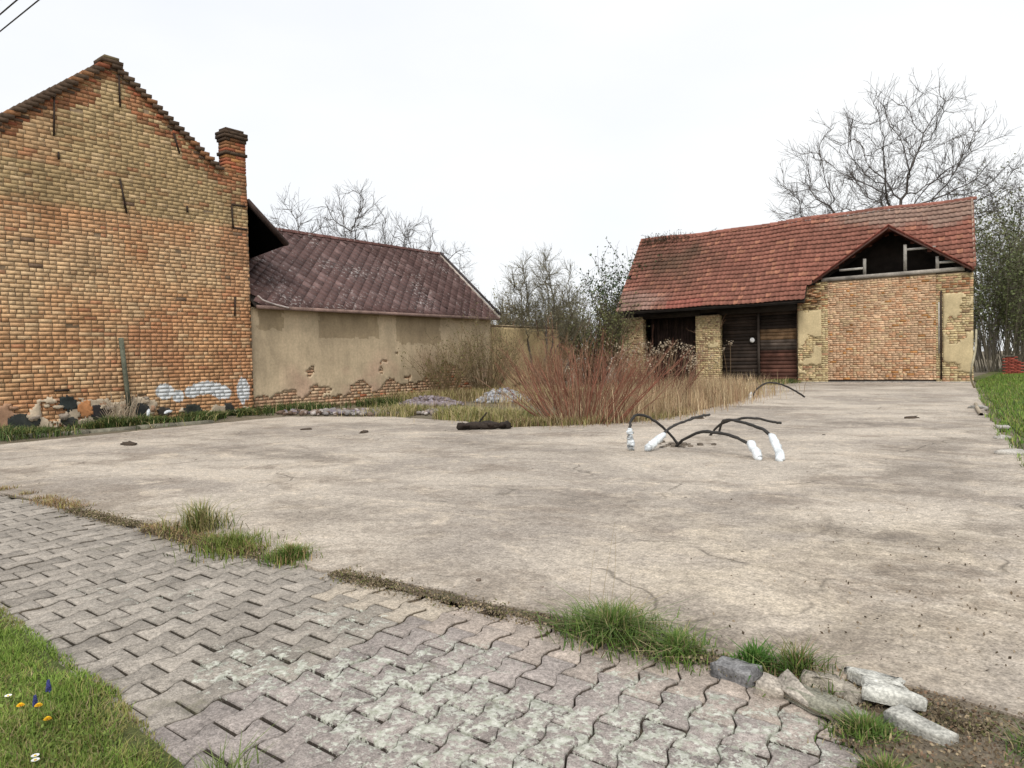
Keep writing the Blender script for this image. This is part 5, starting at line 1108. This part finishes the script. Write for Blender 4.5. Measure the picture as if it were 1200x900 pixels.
q = MB(); stone_mesh(q, (0, 0, 0), .03, .022, .012, (.30, .11, .09), 0, 3, .15, (4, 7)); o = q.build('brick_fragment', M_STONE); o.location = (-.19, 2.70, -.015); tag(o, 'small red brick fragment at the lower right corner', 'brick fragment')
# stones on the right edge of the yard, debris on the concrete
for i, (x, y, s_, c, lab) in enumerate([(-.55, 10.8, .17, (.5, .47, .42), 'largest white stone on the right edge of the yard'), (-.75, 12.6, .13, (.46, .43, .38), 'white stone second from the front on the right edge'), (-.85, 14.3, .14, (.5, .47, .43), 'pale stone beyond the white stones on the right edge'), (-1.6, 19.0, .2, (.42, .4, .36), 'farthest pale slab on the right edge of the yard')]):
    q = MB(); stone_mesh(q, (0, 0, 0), s_*.95, s_*.75, s_*.3, np.array(c)*.82, i, i+70, .2); o = q.build('edge_stone', M_STONE); o.location = (x, y, .02); tag(o, lab, 'stone', 'pale stones on the yard edge')
q = MB(); P = spline([(-2.55, 29.5, 0), (-2.55, 28.2, .5), (-2.45, 28.6, 1.3), (-2.5, 29.5, 2.0)], 12); tubes(q, P[None], np.full((1, 12), .035), 6, (.36, .32, .22)); tag(q.build('bent_pole', M_WOOD), 'pale bent stick rising at the right corner of the barn', 'stick')
q = MB(); P = spline([(-1.75, 20.5, .02), (-1.55, 18.5, .05), (-1.35, 16.9, .03)], 10); tubes(q, P[None], np.full((1, 10), .04), 6, (.36, .3, .22)); tag(q.build('fallen_branch', M_WOOD), 'pale fallen branch lying along the right yard edge', 'branch')
q = MB()
for i in range(500):
    x = rng.uniform(-14, .2); y = 3.1 + 20*rng.uniform(0, 1)**1.8
    if not inside(YARD, np.array([x]), np.array([y]))[0]: continue
    s_ = rng.uniform(.003, .012)*(1 if rng.uniform() < .95 else 1.8); c = [(.09, .07, .05), (.35, .3, .25), (.17, .13, .1), (.06, .05, .04)][rng.integers(4)]; stone_mesh(q, (x, y, .006+s_*.2), s_*1.5, s_, s_*.6, c, rng.uniform(0, 3), i, .18, (4, 6))
n = 500; x = rng.normal(-.5, .6, n); y = 3.2 + np.abs(rng.normal(0, 1.6, n)); k = inside(YARD, x, y); leaves(q, np.c_[x, y, np.full(n, .012)][k], .018, cmix(int(k.sum()), ((.12, .09, .06), 3), ((.3, .24, .17), 2)))
tag(q.build('yard_debris', M_STONE), 'pebbles, crumbs and leaf bits strewn over the concrete', 'debris', kind='stuff')
for i, (x, y, s_, lab) in enumerate([(-12.6, 5.75, .16, 'dark flat clod nearest the brick house kerb'), (-12.0, 8.9, .10, 'small dark clod beyond the flat clod'), (-10.4, 9.0, .12, 'dark clod on the concrete left of the charred log'), (-6.1, 14.2, .14, 'dark clod at the edge of the dead grass behind the cables'), (-2.4, 15.8, .13, 'dark clod on the right half of the yard near the field')]):
    q = MB(); stone_mesh(q, (0, 0, 0), s_*1.2, s_*.6, s_*.3, (.075, .055, .04), i, i+33, .2); o = q.build('earth_clod', M_STONE); o.location = (x, y, .015); tag(o, lab, 'clod', 'clods on the concrete')
# ruined red brick pier in the field
pr = empty('brick_pier', (-2.6, 46.5, 0)); tag(pr, 'low ruined red brick pier in the field right of the barn', 'pier')
for k in range(12):
    for a in range(3 if k < 9 else 2):
        q = MB(); x = -2.75+a*.27+.13*(k % 2); box(q, (x, 46.2, k*.077), (x+.255, 46.7, k*.077+.068), np.array((.34, .085, .06))*random.uniform(.7, 1.3), .006); under(q.build('brick', M_BRA), pr)
q = MB(); box(q, (-2.8, 46.15, .93), (-2.2, 46.72, .98), (.2, .18, .15), .012); under(q.build('cap_slab', M_STONE), pr)
# overhead wires
for y, z, lab in [(4.0, 6.425, 'darker overhead wire cutting across the top left corner'), (4.6, 6.93, 'fainter overhead wire below the darker one')]:
    q = MB(); xs = np.linspace(-60, 30, 40); P = np.c_[xs, np.full(40, y), z + .0006*(xs+14)**2 - .0]; tubes(q, P[None], np.full((1, 40), .011), 5, (.03, .03, .03)); tag(q.build('overhead_wire', M_RUB), lab, 'wire', 'overhead wires')
